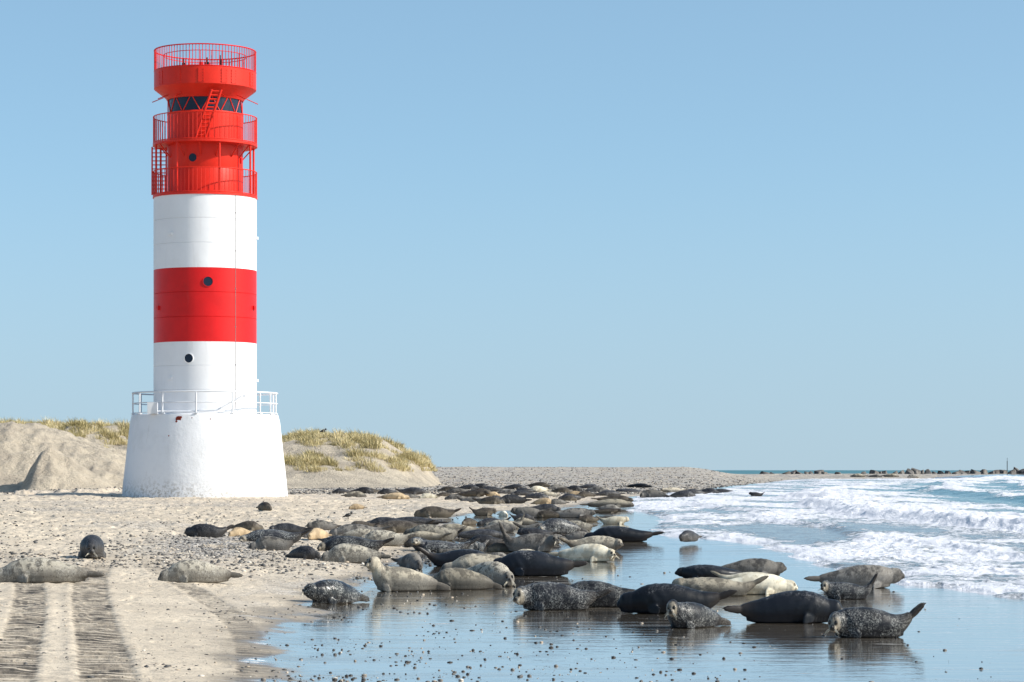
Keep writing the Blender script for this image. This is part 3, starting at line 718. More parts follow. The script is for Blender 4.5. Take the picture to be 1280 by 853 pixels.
mb.build('lightning_cable', M['cable'], tower)
mb = MB(); mb.tube([(onw(xx, ru)[0], onw(xx, ru)[1], tz(246)), (onw(xx, ru)[0], onw(xx, ru)[1], tz(148))], .02, 6); mb.build('cable', M['red'], tower)
# base railing
rb = 90*S_
railing_posts = [166, 174.5, 203, 245, 290.5, 325, 338, 345.5]
mb = MB(); mb.ring(rb, tz(492), .045); mb.ring(rb, tz(505), .03); mb.ring(rb, tz(517), .02); mb.build('base_railing', M['white_metal'], tower)
pa = []
for u in railing_posts:
    xx = fpt(u, 505, rb)[0]; pa.append(math.atan2(-math.sqrt(rb*rb-xx*xx), xx))
pa += [R(25), R(60), R(95), R(130), R(160)]
for a in pa:
    mb = MB(); mb.tube([(rb*math.cos(a), rb*math.sin(a), zb-.02), (rb*math.cos(a), rb*math.sin(a), tz(492))], .045, 8); mb.box((rb*math.cos(a), rb*math.sin(a), zb+.03), (.2, .2, .04), a); mb.build('railing_post', M['white_metal'], tower)
mb = MB(); mb.box((px(201, TD)-TX, -3.2, zb+.3), (.5, .4, .6)); mb.build('equipment_box', M['white_metal'], tower)
mb = MB(); mb.tube([(px(203, TD)-TX, -3.1, zb+.12), (-.5, -3.3, zb+.12), (1.0, -3.2, zb+.2), (2.2, -2.9, zb+.9), (2.4, -2.6, zb+.95)], .05, 8); mb.build('pipe', M['white_metal'], tower)
for (u, v, w_, h) in ((223, 524, .32, .10), (220.5, 527, .12, .28), (226, 522, .14, .10), (263, 524, .06, .1), (211, 545, .07, .07), (240, 522.5, .05, .05)):
    zz = fpt(u, v, 3.9)[2]; rr = np.interp(zz, [1.8, zb-.4, zb], [r0-.06, 3.98, 91*S_]); xx = fpt(u, v, rr)[0]; a = math.atan2(-math.sqrt(rr*rr-xx*xx), xx)
    mb = MB(); mb.tube([((rr-.05)*math.cos(a), (rr-.05)*math.sin(a), zz), ((rr+.012)*math.cos(a), (rr+.012)*math.sin(a), zz)], w_/2, 7)
    o = mb.build('rust_stain', M['rust'], tower)

# ------------------------------------------------------------------ seals
RP = np.array([(0, .070), (.05, .094), (.12, .130), (.22, .170), (.34, .203), (.46, .222), (.56, .226), (.66, .222), (.74, .200), (.81, .162), (.87, .128)])
def ellipsoid(c, A, n=10, m=16):
    """A: three axis vectors"""
    V = []; F = []; c = np.array(c); A = [np.array(a) for a in A]
    V.append(c+A[2])
    for i in range(1, n):
        ph = math.pi*i/n
        for j in range(m):
            th = 2*math.pi*j/m; V.append(c+A[0]*math.sin(ph)*math.cos(th)+A[1]*math.sin(ph)*math.sin(th)+A[2]*math.cos(ph))
    V.append(c-A[2])
    for j in range(m): F.append((0, 1+j, 1+(j+1) % m)); F.append((len(V)-1, len(V)-1-m+(j+1) % m, len(V)-1-m+j))
    for i in range(n-2):
        for j in range(m): F.append((1+i*m+j, 1+(i+1)*m+j, 1+(i+1)*m+(j+1) % m, 1+i*m+(j+1) % m))
    return V, F
def seal_mesh(key, bend=0, neckyaw=0, neckpitch=5, headpitch=0, tailpitch=0, tailspread=8, fat=1., roll=0, voxel=.016, splay=0, headyaw=0):
    N = 60; s = np.linspace(0, .87, N); ds = s[1]-s[0]; L = 1.7
    rad = np.interp(s, RP[:, 0], RP[:, 1])
    th = R(bend)*(s-.45)/.45+R(neckyaw)*sst(.66, .87, s)
    up = R(neckpitch)*sst(.60, .80, s)-R(tailpitch)*(1-sst(.0, .30, s))
    px_ = np.cumsum(np.cos(th)*np.cos(up))*ds*L; py_ = np.cumsum(np.sin(th)*np.cos(up))*ds*L; dz_ = np.cumsum(np.sin(up))*ds*L
    i0 = int(.45/.87*N); px_ -= px_[i0]; py_ -= py_[i0]; dz_ -= dz_[i0]
    bz = rad*.80+.05*(1-sst(0, .3, s))
    zc = bz+dz_
    mb = MB()
    Q = np.stack([px_, py_, zc], 1); K = 22; V = []; F = []
    for i in range(N):
        d = Q[min(i+1, N-1)]-Q[max(i-1, 0)]; d /= np.linalg.norm(d); side = np.cross([0, 0, 1], d); side /= max(np.linalg.norm(side), 1e-6); u_ = np.cross(d, side)
        wv = rad[i]*1.13*fat; hv = rad[i]*.92*(.6+.4*fat)
        for k in range(K):
            t = 2*math.pi*k/K; V.append(Q[i]+side*wv*math.cos(t)+u_*hv*math.sin(t))
    for i in range(N-1):
        for k in range(K): F.append((i*K+k, i*K+(k+1) % K, (i+1)*K+(k+1) % K, (i+1)*K+k))
    F.append(tuple(range(K))[::-1]); F.append(tuple((N-1)*K+k for k in range(K))); mb.add(V, F)
    # head frame
    yaw = th[-1]+R(headyaw); pit = R(headpitch)
    f = np.array([math.cos(yaw)*math.cos(pit), math.sin(yaw)*math.cos(pit), math.sin(pit)]); rt = np.array([math.sin(yaw), -math.cos(yaw), 0.]); hu = np.cross(rt, f)
    nd = Q[-1]-Q[-3]; nd /= np.linalg.norm(nd)
    Cc = Q[-1]+nd*.03+f*.05; Cc[2] = max(Cc[2], .105)
    mb.add(*ellipsoid(Cc, (f*.140, rt*.128, hu*.120)))
    mb.add(*ellipsoid(Cc-f*.06, (f*.13, rt*.142, hu*.132)))
    mb.add(*ellipsoid(Cc+f*.110-hu*.030, (f*.068, rt*.070, hu*.054)))
    for sg in (-1, 1):
        mb.add(*ellipsoid(Cc+f*.140-hu*.040+rt*sg*.030, (f*.038, rt*.040, hu*.034), 8, 12))
        mb.add(*ellipsoid(Cc+f*.062+hu*.068+rt*sg*.060, (f*.035, rt*.028, hu*.022), 6, 10))
    # hind flippers
    td = Q[0]-Q[2]; td /= np.linalg.norm(td); sd_ = np.cross([0, 0, 1], td); sd_ /= max(np.linalg.norm(sd_), 1e-6); tu = np.cross(td, sd_)
    for sg in (-1, 1):
        root = Q[0]-td*.03+sd_*sg*.028
        aim = td*math.cos(R(tailspread))+sd_*sg*math.sin(R(tailspread))
        fanv = tu*math.cos(R(splay))+sd_*sg*math.sin(R(splay)); fanv -= aim*np.dot(fanv, aim); fanv /= np.linalg.norm(fanv)
        tk_ = np.cross(aim, fanv)
        for k, (an, ln) in enumerate(((-7, .25), (-4, .31), (0, .36), (4, .32), (7, .27))):
            d = aim*math.cos(R(an))+fanv*math.sin(R(an)); mb.tube([root, root+d*ln*.6, root+d*ln], [.048, .028, .010], 8)
        mb.add(*ellipsoid(root+aim*.12, (aim*.16, fanv*.052, tk_*.024), 8, 14))
    # fore flippers
    j = int(.69/.87*N); d = Q[j+1]-Q[j-1]; d /= np.linalg.norm(d); sd_ = np.cross([0, 0, 1], d); sd_ /= np.linalg.norm(sd_)
    for sg in (-1, 1):
        root = Q[j]+sd_*sg*rad[j]*fat*1.02; root[2] = max(.09, Q[j][2]-rad[j]*.45)
        aim = -d*.82+sd_*sg*.42+np.array([0, 0, -.25]); aim /= np.linalg.norm(aim)
        fv = np.cross(aim, sd_*sg); fv /= np.linalg.norm(fv); nn = np.cross(aim, fv)
        mb.add(*ellipsoid(root+aim*.06, (aim*.12, fv*.055, nn*.026), 8, 14))
        for k in range(4):
            q = root+fv*(-.035+.024*k)+aim*.08; mb.tube([q, q+aim*(.10-.012*k)], [.022, .012], 8)
    me = bpy.data.meshes.new('seal'); me.from_pydata([tuple(v) for v in mb.V], [], mb.F)
    tmp = bpy.data.objects.new('tmp', me); col.objects.link(tmp)
    m1 = tmp.modifiers.new('r', 'REMESH'); m1.mode = 'VOXEL'; m1.voxel_size = voxel; m1.use_smooth_shade = True
    m2 = tmp.modifiers.new('s', 'SMOOTH'); m2.factor = .5; m2.iterations = 4 if voxel > .014 else 5
    dg = bpy.context.evaluated_depsgraph_get(); ev = tmp.evaluated_get(dg); out_ = bpy.data.meshes.new_from_object(ev)
    bpy.data.objects.remove(tmp); bpy.data.meshes.remove(me)
    n = len(out_.vertices); co = np.empty(n*3, np.float32); out_.vertices.foreach_get('co', co); co = co.reshape(-1, 3)
    # belly settles on the ground, soft folds of blubber over the flank
    zlow = .02; below = co[:, 2] < zlow+.05
    co[:, 2] = np.where(below, np.maximum(co[:, 2], 0)*.5, co[:, 2])
    fold = .0035*np.sin(co[:, 0]*(34+8*np.sin(co[:, 0]*3))+4*np.sin(co[:, 2]*9+co[:, 0]*4))*np.clip((co[:, 0]-.05)/.2, 0, 1)*np.clip((.62-co[:, 0])/.2, 0, 1)
    nr = np.empty(n*3, np.float32); out_.vertices.foreach_get('normal', nr); nr = nr.reshape(-1, 3); co += nr*fold[:, None]
    out_.vertices.foreach_set('co', co.ravel()); out_.update()
    out_.polygons.foreach_set('use_smooth', [True]*len(out_.polygons))
    rel = co-Cc.astype(np.float32); df = rel@f; dr = rel@rt; du = rel@hu
    dist = np.sqrt((df-.09)**2+dr**2+(du+.01)**2)
    a = out_.attributes.new('face', 'FLOAT', 'POINT'); a.data.foreach_set('value', (1-sst(.09, .17, dist)).astype(np.float32))
    ey = np.minimum(np.sqrt((df-.115)**2+(dr-.066)**2+(du-.034)**2), np.sqrt((df-.115)**2+(dr+.066)**2+(du-.034)**2))
    a = out_.attributes.new('mask', 'FLOAT', 'POINT'); a.data.foreach_set('value', np.maximum(1-sst(.026, .045, ey), 1-sst(.03, .055, np.sqrt((df-.175)**2+dr**2+(du+.018)**2))).astype(np.float32))
    tl = (co-Q[0].astype(np.float32))@td.astype(np.float32)
    a = out_.attributes.new('tail', 'FLOAT', 'POINT'); a.data.foreach_set('value', (sst(-.28, .06, tl)*(co[:, 0] < -.3)).astype(np.float32))
    info = dict(co=co, C=Cc, f=f, r=rt, u=hu)
    return out_, info
POSES = {
 'flat':  dict(neckpitch=2, headpitch=-4, tailpitch=8, bend=4),
 'flatb': dict(neckpitch=4, headpitch=4, tailpitch=12, bend=-10, fat=1.05),
 'flatc': dict(neckpitch=-3, headpitch=-2, tailpitch=14, bend=12, fat=1.1),
 'sleep': dict(neckpitch=-4, headpitch=-10, neckyaw=20, bend=10, fat=1.05),
 'tailup': dict(neckpitch=8, headpitch=0, tailpitch=40),
 'tailupb': dict(neckpitch=16, headpitch=6, tailpitch=30, bend=-8),
 'headup': dict(neckpitch=32, headpitch=8, tailpitch=12),
 'banana': dict(neckpitch=45, headpitch=10, tailpitch=72, fat=.95, neckyaw=-50),
 'lookL': dict(neckpitch=28, headpitch=-4, neckyaw=60, headyaw=15, tailpitch=25),      # turns towards the camera when head points left
 'lookR': dict(neckpitch=24, headpitch=-6, neckyaw=-60, headyaw=-15, tailpitch=10),
 'curl': dict(neckpitch=8, headpitch=0, neckyaw=40, bend=26, fat=1.1),
}
CACHE = {}
def get_pose(pose, voxel, **over):
    k = (pose, voxel, tuple(sorted(over.items())))
    if k not in CACHE:
        p = dict(POSES[pose]); p.update(over); CACHE[k] = seal_mesh(k, voxel=voxel, **p)
    return CACHE[k]
MESHES = {}
def seal(uL, uR, vt, vb, head, coatk, pose, label, yaw=0, face=False, hs=1.0, group='seals resting on the beach', **over):
    """uL..uR, vt..vb: silhouette in the photo; head 'L' or 'R' = side the head is on; yaw: extra turn in degrees, + brings the head to the camera"""
    w_ = uR-uL; vox = .011 if face else (.015 if w_ > 55 else (.022 if w_ > 34 else .032))
    rv = random.Random(int(uL*7+vb*13))
    if w_ >= 38 and not over and not face:
        b0 = POSES[pose]; vox = min(vox, .019)
        over = dict(neckpitch=b0.get('neckpitch', 0)+rv.choice([-3, 2, 8, 14, 24]), tailpitch=b0.get('tailpitch', 0)+rv.choice([0, 6, 12, 20, 30]), bend=b0.get('bend', 0)+rv.choice([-16, -8, 0, 10, 18]),
                    fat=b0.get('fat', 1.)*rv.choice([.92, 1., 1.05]), headyaw=rv.choice([-25, 0, 15, 30]))
    me, inf = get_pose(pose, vox, **over)
    rz = (math.pi+R(yaw)) if head == 'L' else -R(yaw)
    x, y, z = ground_at((uL+uR)/2, vb-.6)
    c, s = math.cos(rz), math.sin(rz); co = inf['co']
    ex = co[:, 0]*c-co[:, 1]*s; ey = co[:, 0]*s+co[:, 1]*c
    W = w_*y/FPX; k = W/(ex.max()-ex.min()); H = (vb-vt)*y/FPX/((co[:, 2].max()-co[:, 2].min()))
    kz = min(max(H, .62*k), 1.45*k)
    key = (id(me), coatk)
    if key not in MESHES:
        m2 = me if not me.materials else me.copy()
        m2.materials.clear(); m2.materials.append(C[coatk]); MESHES[key] = m2
    x0 = (uL+uR)/2; x = (x0-U0)/FPX*y-k*(ex.max()+ex.min())/2
    y = y-ey.min()*k*.35
    root = empty('seal', (0, 0, 0)) if face else None
    o = bpy.data.objects.new('body' if face else 'seal', MESHES[key]); col.objects.link(o)
    t = root or o
    zz = gz(x, y)-.012
    if x > XS(y)-1.5: zz = max(zz, float(PR(y))+.06)
    t.location = (x, y, zz); t.rotation_euler = (0, 0, rz); t.scale = (k, k, kz)
    if face:
        o.parent = root; Cc, f, r, u = inf['C'], inf['f'], inf['r'], inf['u']
        for sg in (-1, 1):
            mb = MB(); mb.add(*ellipsoid(Cc+f*.112+u*.034+r*sg*.064, (f*.024, r*.024, u*.024), 10, 14)); mb.build('eye', M['eye'], root, True)
        mb = MB(); mb.add(*ellipsoid(Cc+f*.168-u*.012, (f*.020, r*.028, u*.020), 8, 12)); mb.build('nose', M['nose'], root, True)
        rg_ = random.Random(int(uL))
        for sg in (-1, 1):
            mb = MB(); mb.tube([Cc+f*.15-u*.03+r*sg*.040, Cc+f*.15-u*.06+r*sg*.046], [.004, .004], 5)
            for q in range(6):
                p0 = Cc+f*.16-u*(.03+.006*q)+r*sg*.045; dd = r*sg*(.8+.2*rg_.random())+f*.25-u*(.15+.5*rg_.random())
                mb.tube([p0, p0+dd*.05, p0+dd*.10-u*.02], [.0022, .0018, .0008], 4)
            mb.build('whiskers', M['whisker'], root)
    tag(t, label, 'seal', group)
    return t
# -- on the dry sand, left
seal(-14, 131, 696, 729, 'L', 'mot', 'flat', 'mottled grey-cream seal stretched over the tyre tracks at the far left edge', 3, fat=1.0)
seal(97, 132, 669, 699, 'R', 'drk', 'headup', 'round grey seal seen end-on, alone on the sand above the tyre tracks', 82, face=True, fat=1.1, neckpitch=18, headpitch=-14, tailpitch=0)
seal(197, 304, 699, 730, 'L', 'mot', 'flat', 'pale seal with brown hind flippers, alone on sand below the lighthouse', 6, fat=1.02)
seal(317, 341, 629, 640, 'R', 'brn', 'flat', 'small dark seal lying end-on just below the foot of the lighthouse', 60)
seal(229, 292, 652, 673, 'L', 'drk', 'flatb', 'charcoal seal at the left end of the crowd, head pointing left')
seal(284, 330, 650, 664, 'R', 'brn', 'flat', 'dark brown seal just behind the small tan seal near the left end', 10)
seal(286, 318, 652, 671, 'L', 'tan', 'flat', 'tan seal with smooth coat near the left end of the crowd', 45)
seal(298, 392, 660, 678, 'L', 'spk', 'flat', 'long speckled dark seal behind the smooth grey-tan seal at the left', 0)
seal(310, 376, 668, 688, 'L', 'gry', 'sleep', 'grey-tan smooth seal with dark head in the front of the left end')
seal(353, 402, 672, 699, 'R', 'drk', 'flatc', 'rounded charcoal seal with its hind end to the camera, left front of crowd', 35, tailpitch=0)
seal(336, 392, 650, 666, 'L', 'drk', 'flat', 'dark speckled seal behind, left of the tan ball-shaped seal')
seal(383, 428, 645, 663, 'L', 'gry', 'headup', 'grey seal with cream cheek at the rear edge of the crowd', 15, neckpitch=14)
seal(385, 414, 657, 675, 'L', 'tan', 'flat', 'golden round seal tucked among dark seals left of the crowd', 60)
seal(410, 492, 655, 671, 'L', 'gry', 'flat', 'smooth grey seal lying behind the brown speckled one, left crowd', -3)
seal(372, 400, 660, 672, 'L', 'drk', 'flat', 'small charcoal seal left of the golden round seal', 20)
seal(395, 436, 663, 681, 'R', 'spk', 'sleep', 'short brownish speckled seal right of the golden round seal', 15)
seal(396, 494, 671, 692, 'L', 'spk', 'flatb', 'long black seal with silver flecks behind the big pale grey seal')
seal(400, 490, 678, 705, 'L', 'mot', 'flat', 'big pale grey seal on the sand behind the one with raised head', 4, fat=1.05)
seal(487, 529, 683, 712, 'R', 'gry', 'flatb', 'grey seal lying end-on with dark patch, right of the raised head', 60)
seal(447, 521, 661, 684, 'L', 'mot', 'flatb', 'long pale grey seal in the middle left of the crowd')
seal(466, 545, 650, 667, 'L', 'brn', 'flat', 'smooth brown seal with lit back at the rear of the crowd')
seal(484, 562, 647, 658, 'L', 'drk', 'flat', 'thin dark seal at the very back edge, left of the pools')
seal(503, 585, 655, 676, 'L', 'mot', 'flatb', 'grey seal lying behind the one with bluish face')
seal(500, 548, 666, 685, 'L', 'drk', 'headup', 'blue-black seal with raised head in the middle of the crowd', 10, neckpitch=18)
seal(514, 600, 672, 692, 'L', 'spk', 'lookL', 'speckled seal looking at the camera behind the long black one', 0)
seal(520, 624, 683, 709, 'R', 'blk', 'flatb', 'long black seal lying right of the end-on grey seal')
seal(456, 564, 685, 740, 'L', 'pal', 'headup', 'pale seal with dark patches and head raised high, at the water edge', 6, face=True, neckpitch=62, headpitch=12, neckyaw=20, tailpitch=0, fat=.92)
seal(379, 460, 717, 756, 'L', 'bls', 'headup', 'wet black and silver seal with white shine, alone on the left wet sand', 48, face=True, neckpitch=22, headyaw=-35, tailpitch=0, fat=1.12)
seal(549, 677, 692, 720, 'L', 'pal', 'tailup', 'long tan-grey seal with tail pointing right, behind two pale seals', 0, tailpitch=18, neckpitch=0)
seal(612, 736, 688, 721, 'L', 'blk', 'tailup', 'long wet black seal with tail over the water, centre of the crowd', 0, tailpitch=16, neckpitch=10)
seal(558, 643, 697, 733, 'R', 'mot', 'flatb', 'silver speckled seal lying with its round face towards the camera', 42, face=True, headyaw=-30)
seal(530, 631, 705, 738, 'L', 'pal', 'flatb', 'pale grey seal with few dark spots, in front of the silver-faced one', 2, fat=1.05, tailpitch=-2)
seal(638, 690, 684, 701, 'L', 'pal', 'flat', 'small pale seal on the back of the long black one, centre')
seal(573, 612, 668, 690, 'L', 'spk', 'flat', 'mottled seal with white-ringed face resting in the middle crowd', 40)
seal(582, 636, 664, 684, 'L', 'drk', 'flatb', 'dark blue-black seal just left of the banana-shaped seal')
seal(623, 699, 652, 691, 'R', 'gry', 'banana', 'seal bent like a banana, hind flippers raised high, face to the camera', 4, face=True, neckpitch=24, tailpitch=66)
seal(604, 656, 642, 662, 'L', 'mot', 'tailup', 'grey seal with lifted tail beside the shallow pool', 0)
seal(640, 704, 653, 668, 'R', 'gry', 'flat', 'smooth slate seal behind the banana-shaped seal')
seal(660, 702, 664, 682, 'R', 'drk', 'tailupb', 'dark seal with upright flippers just right of the banana-shaped seal', -10)
seal(577, 600, 642, 657, 'L', 'brn', 'flat', 'stubby brown seal at the edge of the shallow pool', 50)
seal(540, 606, 655, 668, 'L', 'pal', 'flat', 'cream-backed seal lying just below the stubby brown one')
seal(556, 634, 662, 674, 'R', 'drk', 'flat', 'thin dark seal below the shallow pool')
seal(517, 577, 633, 648, 'L', 'brn', 'tailup', 'brown seal with tail lifted at the right, behind the shallow pool', 0, tailpitch=28)
seal(586, 621, 632, 645, 'R', 'brn', 'tailup', 'brown seal with both ends lifted just behind the shallow pool', 0, neckpitch=24)
seal(621, 635, 637, 646, 'R', 'wht', 'flat', 'tiny white-faced seal in the wet gap behind the shallow pool', 60)
seal(638, 690, 634, 648, 'L', 'gry', 'flatb', 'grey seal with pale head at the back beside the wet gap')
seal(636, 668, 642, 651, 'R', 'drk', 'tailup', 'dark seal half hidden below the pale-headed grey seal', 0)
seal(682, 745, 635, 648, 'R', 'gry', 'flatb', 'long slate seal lying near the back of the crowd towards the water')
seal(722, 753, 640, 653, 'L', 'brn', 'headup', 'dark seal with pale face near the white blunt-ended seal', 10, neckpitch=20)
seal(744, 787, 645, 656, 'R', 'wht', 'flat', 'small white seal with blunt head at the edge of the surf')
seal(733, 778, 638, 645, 'R', 'brn', 'flat', 'thin dark log-like seal at the surf edge')
seal(716, 740, 654, 662, 'R', 'pal', 'flat', 'short pale seal above the long black seal at the surf')
seal(672, 736, 644, 668, 'L', 'spk', 'sleep', 'big speckled grey seal with a wet shine near the crowd right', 20, fat=1.1)
seal(728, 831, 658, 678, 'L', 'blk', 'tailup', 'long black seal with tail pointing to the surf', 0, tailpitch=20, neckpitch=-2)
seal(697, 779, 670, 690, 'R', 'pal', 'flatb', 'pale seal behind the bright one at the right edge of crowd', 0)
seal(684, 770, 680, 703, 'R', 'wht', 'flatb', 'bright cream seal with its face to the camera at the crowd right edge', 22, neckpitch=12, face=True, headyaw=-25)
seal(848, 880, 664, 681, 'L', 'drk', 'headup', 'lone round blue-black seal out in the shallow water', 55, neckpitch=10)
seal(724, 793, 626, 637, 'R', 'pal', 'flat', 'tan seal with square head at the back of the surf edge')
seal(738, 792, 621, 630, 'R', 'brn', 'flatb', 'brown seal directly behind the tan square-headed one')
seal(455, 521, 647, 659, 'L', 'drk', 'flat', 'dark seal in the back row of the crowd, behind the smooth brown one')
seal(598, 645, 653, 666, 'R', 'gry', 'flatb', 'grey seal lying between the shallow pool and the slate seal')
seal(640, 674, 647, 657, 'L', 'pal', 'flat', 'small pale seal just above the smooth slate seal')
seal(690, 726, 647, 660, 'R', 'brn', 'flatb', 'brown seal left of the small white blunt-headed seal')
seal(528, 580, 661, 676, 'L', 'spk', 'flat', 'speckled seal in mid crowd between the grey one and the pool')
seal(608, 652, 671, 690, 'L', 'brn', 'flatc', 'brown seal under the raised tail of the banana-shaped seal')
seal(545, 602, 683, 702, 'L', 'gry', 'flatb', 'grey seal squeezed behind the round silver-faced seal')
seal(655, 702, 630, 641, 'R', 'drk', 'flat', 'dark seal in the back row beyond the pale-headed grey seal')
seal(468, 514, 668, 682, 'R', 'brn', 'flat', 'brown seal right of the long black silver-flecked one')
seal(505, 566, 664, 676, 'L', 'pal', 'flat', 'pale seal directly behind the blue-black raised head')
seal(700, 742, 662, 676, 'R', 'gry', 'flatb', 'grey seal at the left tip of the long black surf seal')
seal(596, 640, 646, 657, 'L', 'drk', 'flatc', 'dark seal behind the grey one with lifted tail by the pool')
seal(432, 476, 650, 661, 'L', 'brn', 'flat', 'brown seal at the rear left edge of the crowd below the crow')
seal(640, 700, 674, 690, 'L', 'gry', 'flat', 'grey seal between the banana-shaped seal and the bright cream one')
seal(646, 700, 660, 674, 'L', 'drk', 'flat', 'charcoal seal low behind the banana-shaped seal, below the slate one')
seal(700, 748, 651, 664, 'L', 'mot', 'flatb', 'mottled seal right of the big speckled one with wet shine')
seal(596, 640, 686, 703, 'R', 'gry', 'flatc', 'grey seal above the round silver-faced seal, left of the long black one')
seal(420, 470, 660, 674, 'R', 'mot', 'flat', 'mottled seal between the brown speckled one and the long pale grey one')
seal(660, 712, 637, 648, 'L', 'brn', 'flatb', 'brown seal in the back row left of the long slate seal')
seal(744, 776, 633, 641, 'R', 'gry', 'flat', 'grey seal just above the thin log-like seal at the surf edge')
# -- front right group
seal(690, 814, 720, 760, 'L', 'spk', 'tailup', 'speckled seal lying behind the one with pale face, front group', 0, tailpitch=22, neckpitch=4)
seal(641, 765, 725, 764, 'L', 'spk', 'lookL', 'silver speckled seal with pale face, leftmost of the front group', 0, face=True, neckyaw=40, tailpitch=24, neckpitch=20, fat=.98)
seal(771, 922, 729, 768, 'L', 'blk', 'tailup', 'black seal with tail raised behind the sitting speckled one', 0, tailpitch=26, neckpitch=10)
seal(832, 919, 741, 786, 'L', 'spk', 'lookL', 'speckled seal looking straight at the camera, middle of front group', 40, face=True, tailpitch=0, neckpitch=40, neckyaw=20, headpitch=-6, fat=1.08)
seal(844, 942, 706, 726, 'L', 'blk', 'flatb', 'black flecked seal behind the cream ones, head pointing left', 0)
seal(883, 984, 698, 722, 'R', 'gry', 'headup', 'dark grey seal at the back of the front group, head pointing right', 0, neckpitch=16, tailpitch=8)
seal(888, 972, 714, 731, 'R', 'wht', 'flat', 'white seal lying just behind the cream seal')
seal(878, 998, 717, 744, 'R', 'wht', 'flatb', 'cream yellow seal with wrinkled neck in the front group', 0, neckpitch=10)
seal(838, 962, 720, 746, 'L', 'pal', 'flat', 'tan-grey seal behind the black one with raised tail', 0)
seal(903, 1056, 738, 780, 'R', 'blk', 'flatb', 'large black seal with flecked back, tail pointing left', 0, neckpitch=12, tailpitch=14)
seal(1006, 1132, 706, 736, 'R', 'gry', 'headup', 'slate grey seal nearest the foam, head lifted to the right', 0, neckpitch=20, tailpitch=12)
seal(1025, 1098, 716, 750, 'L', 'spk', 'lookL', 'seal with tan face and upright tail beside the foam', 0, face=True, tailpitch=60, neckpitch=38, neckyaw=40)
seal(1034, 1159, 751, 798, 'L', 'spk', 'lookL', 'nearest seal, dark and speckled, hind flippers raised at the right', 3, face=True, tailpitch=42, neckpitch=20, neckyaw=46, headpitch=-12, fat=1.04)
seal(936, 956, 614, 623, 'L', 'drk', 'tailup', 'tiny dark seal far out in the white surf', 0, neckpitch=35)
# -- far clusters: ordinals count from the left
ORD = ['first', 'second', 'third', 'fourth', 'fifth', 'sixth', 'seventh', 'eighth', 'ninth', 'tenth', 'eleventh', 'twelfth', 'thirteenth', 'fourteenth', 'fifteenth', 'sixteenth', 'seventeenth', 'eighteenth', 'nineteenth', 'twentieth']
CN = dict(blk='black', spk='speckled', gry='grey', pal='pale', tan='tan', brn='dark brown', drk='charcoal', wht='cream white')
def cluster(lst, where, group):
    lst = sorted(lst, key=lambda e: e[0]); rg_ = random.Random(3)
    for i, e in enumerate(lst):
        uL, uR, vt, vb, ck = e[:5]; hd = e[5] if len(e) > 5 else rg_.choice('LR')
        e_ = 4.5 if uL < 1000 else 0
        seal(uL-e_, uR+e_, vt+.5, vb, hd, ck, rg_.choice(['flat', 'flatb', 'flatc', 'sleep']), '%s seal, %s from the left in the %s' % (CN[ck], ORD[i], where), rg_.uniform(-12, 25), group=group)
seal(436, 459, 627, 638, 'L', 'tan', 'flat', 'tan seal lying alone between the small far group and the crowd', 30)
cluster([(419, 437, 611, 618, 'drk'), (430, 454, 613, 622, 'pal'), (442, 463, 609, 618, 'drk'), (457, 477, 610, 617, 'brn'), (476, 494, 611, 619, 'drk'), (474, 508, 616, 625, 'tan'), (497, 527, 610, 620, 'drk'), (500, 524, 616, 623, 'gry'), (528, 546, 615, 624, 'wht')],
        'small far group right of the lighthouse', 'seals in the small far group')
cluster([(551, 578, 607, 615, 'brn'), (575, 595, 605, 612, 'drk'), (591, 607, 604, 611, 'drk'), (604, 631, 608, 616, 'drk'), (630, 654, 606, 613, 'drk'), (645, 669, 610, 617, 'drk'), (661, 684, 603, 610, 'brn'), (664, 685, 607, 616, 'wht'), (689, 709, 606, 613, 'gry'), (707, 724, 607, 615, 'drk'), (723, 746, 605, 611, 'drk'), (745, 771, 611, 620, 'drk')],
        'rearmost row of the big far group', 'seals in the rearmost row')
cluster([(549, 567, 614, 621, 'brn'), (570, 607, 613, 622, 'brn'), (608, 621, 614, 622, 'tan'), (616, 628, 617, 625, 'drk'), (655, 682, 616, 624, 'drk'), (679, 697, 612, 622, 'pal'), (702, 717, 614, 627, 'brn'), (711, 732, 612, 622, 'tan'), (724, 744, 611, 622, 'brn')],
        'middle row of the big far group', 'seals in the middle far row')
cluster([(585, 610, 610, 618, 'brn'), (622, 648, 612, 619, 'gry'), (642, 668, 613, 621, 'drk'), (690, 712, 609, 617, 'brn'), (733, 757, 608, 616, 'gry'), (750, 778, 613, 621, 'drk'), (702, 728, 617, 626, 'drk'), (562, 588, 611, 618, 'gry')],
        'second row of the big far group', 'seals in the second far row')
cluster([(560, 582, 618, 626, 'gry'), (574, 604, 618, 628, 'gry'), (594, 627, 620, 631, 'brn'), (627, 661, 618, 630, 'drk'), (667, 689, 618, 631, 'tan'), (689, 708, 617, 631, 'gry')],
        'front row of the big far group', 'seals in the front far row')
cluster([(774, 806, 609, 616, 'drk'), (783, 811, 604, 610, 'blk'), (804, 834, 613, 624, 'gry', 'L'), (829, 858, 610, 617, 'pal'), (838, 866, 614, 624, 'drk'), (858, 881, 612, 622, 'drk'), (876, 894, 611, 619, 'drk'), (891, 919, 612, 619, 'drk', 'L')],
        'far group beside the surf', 'seals in the far group beside the surf')
cluster([(1063, 1086, 592, 597, 'pal'), (1083, 1103, 593, 597, 'gry'), (1101, 1124, 592, 597, 'pal'), (1134, 1149, 593, 598, 'gry')],
        'distant row on the sand spit', 'seals on the distant spit')

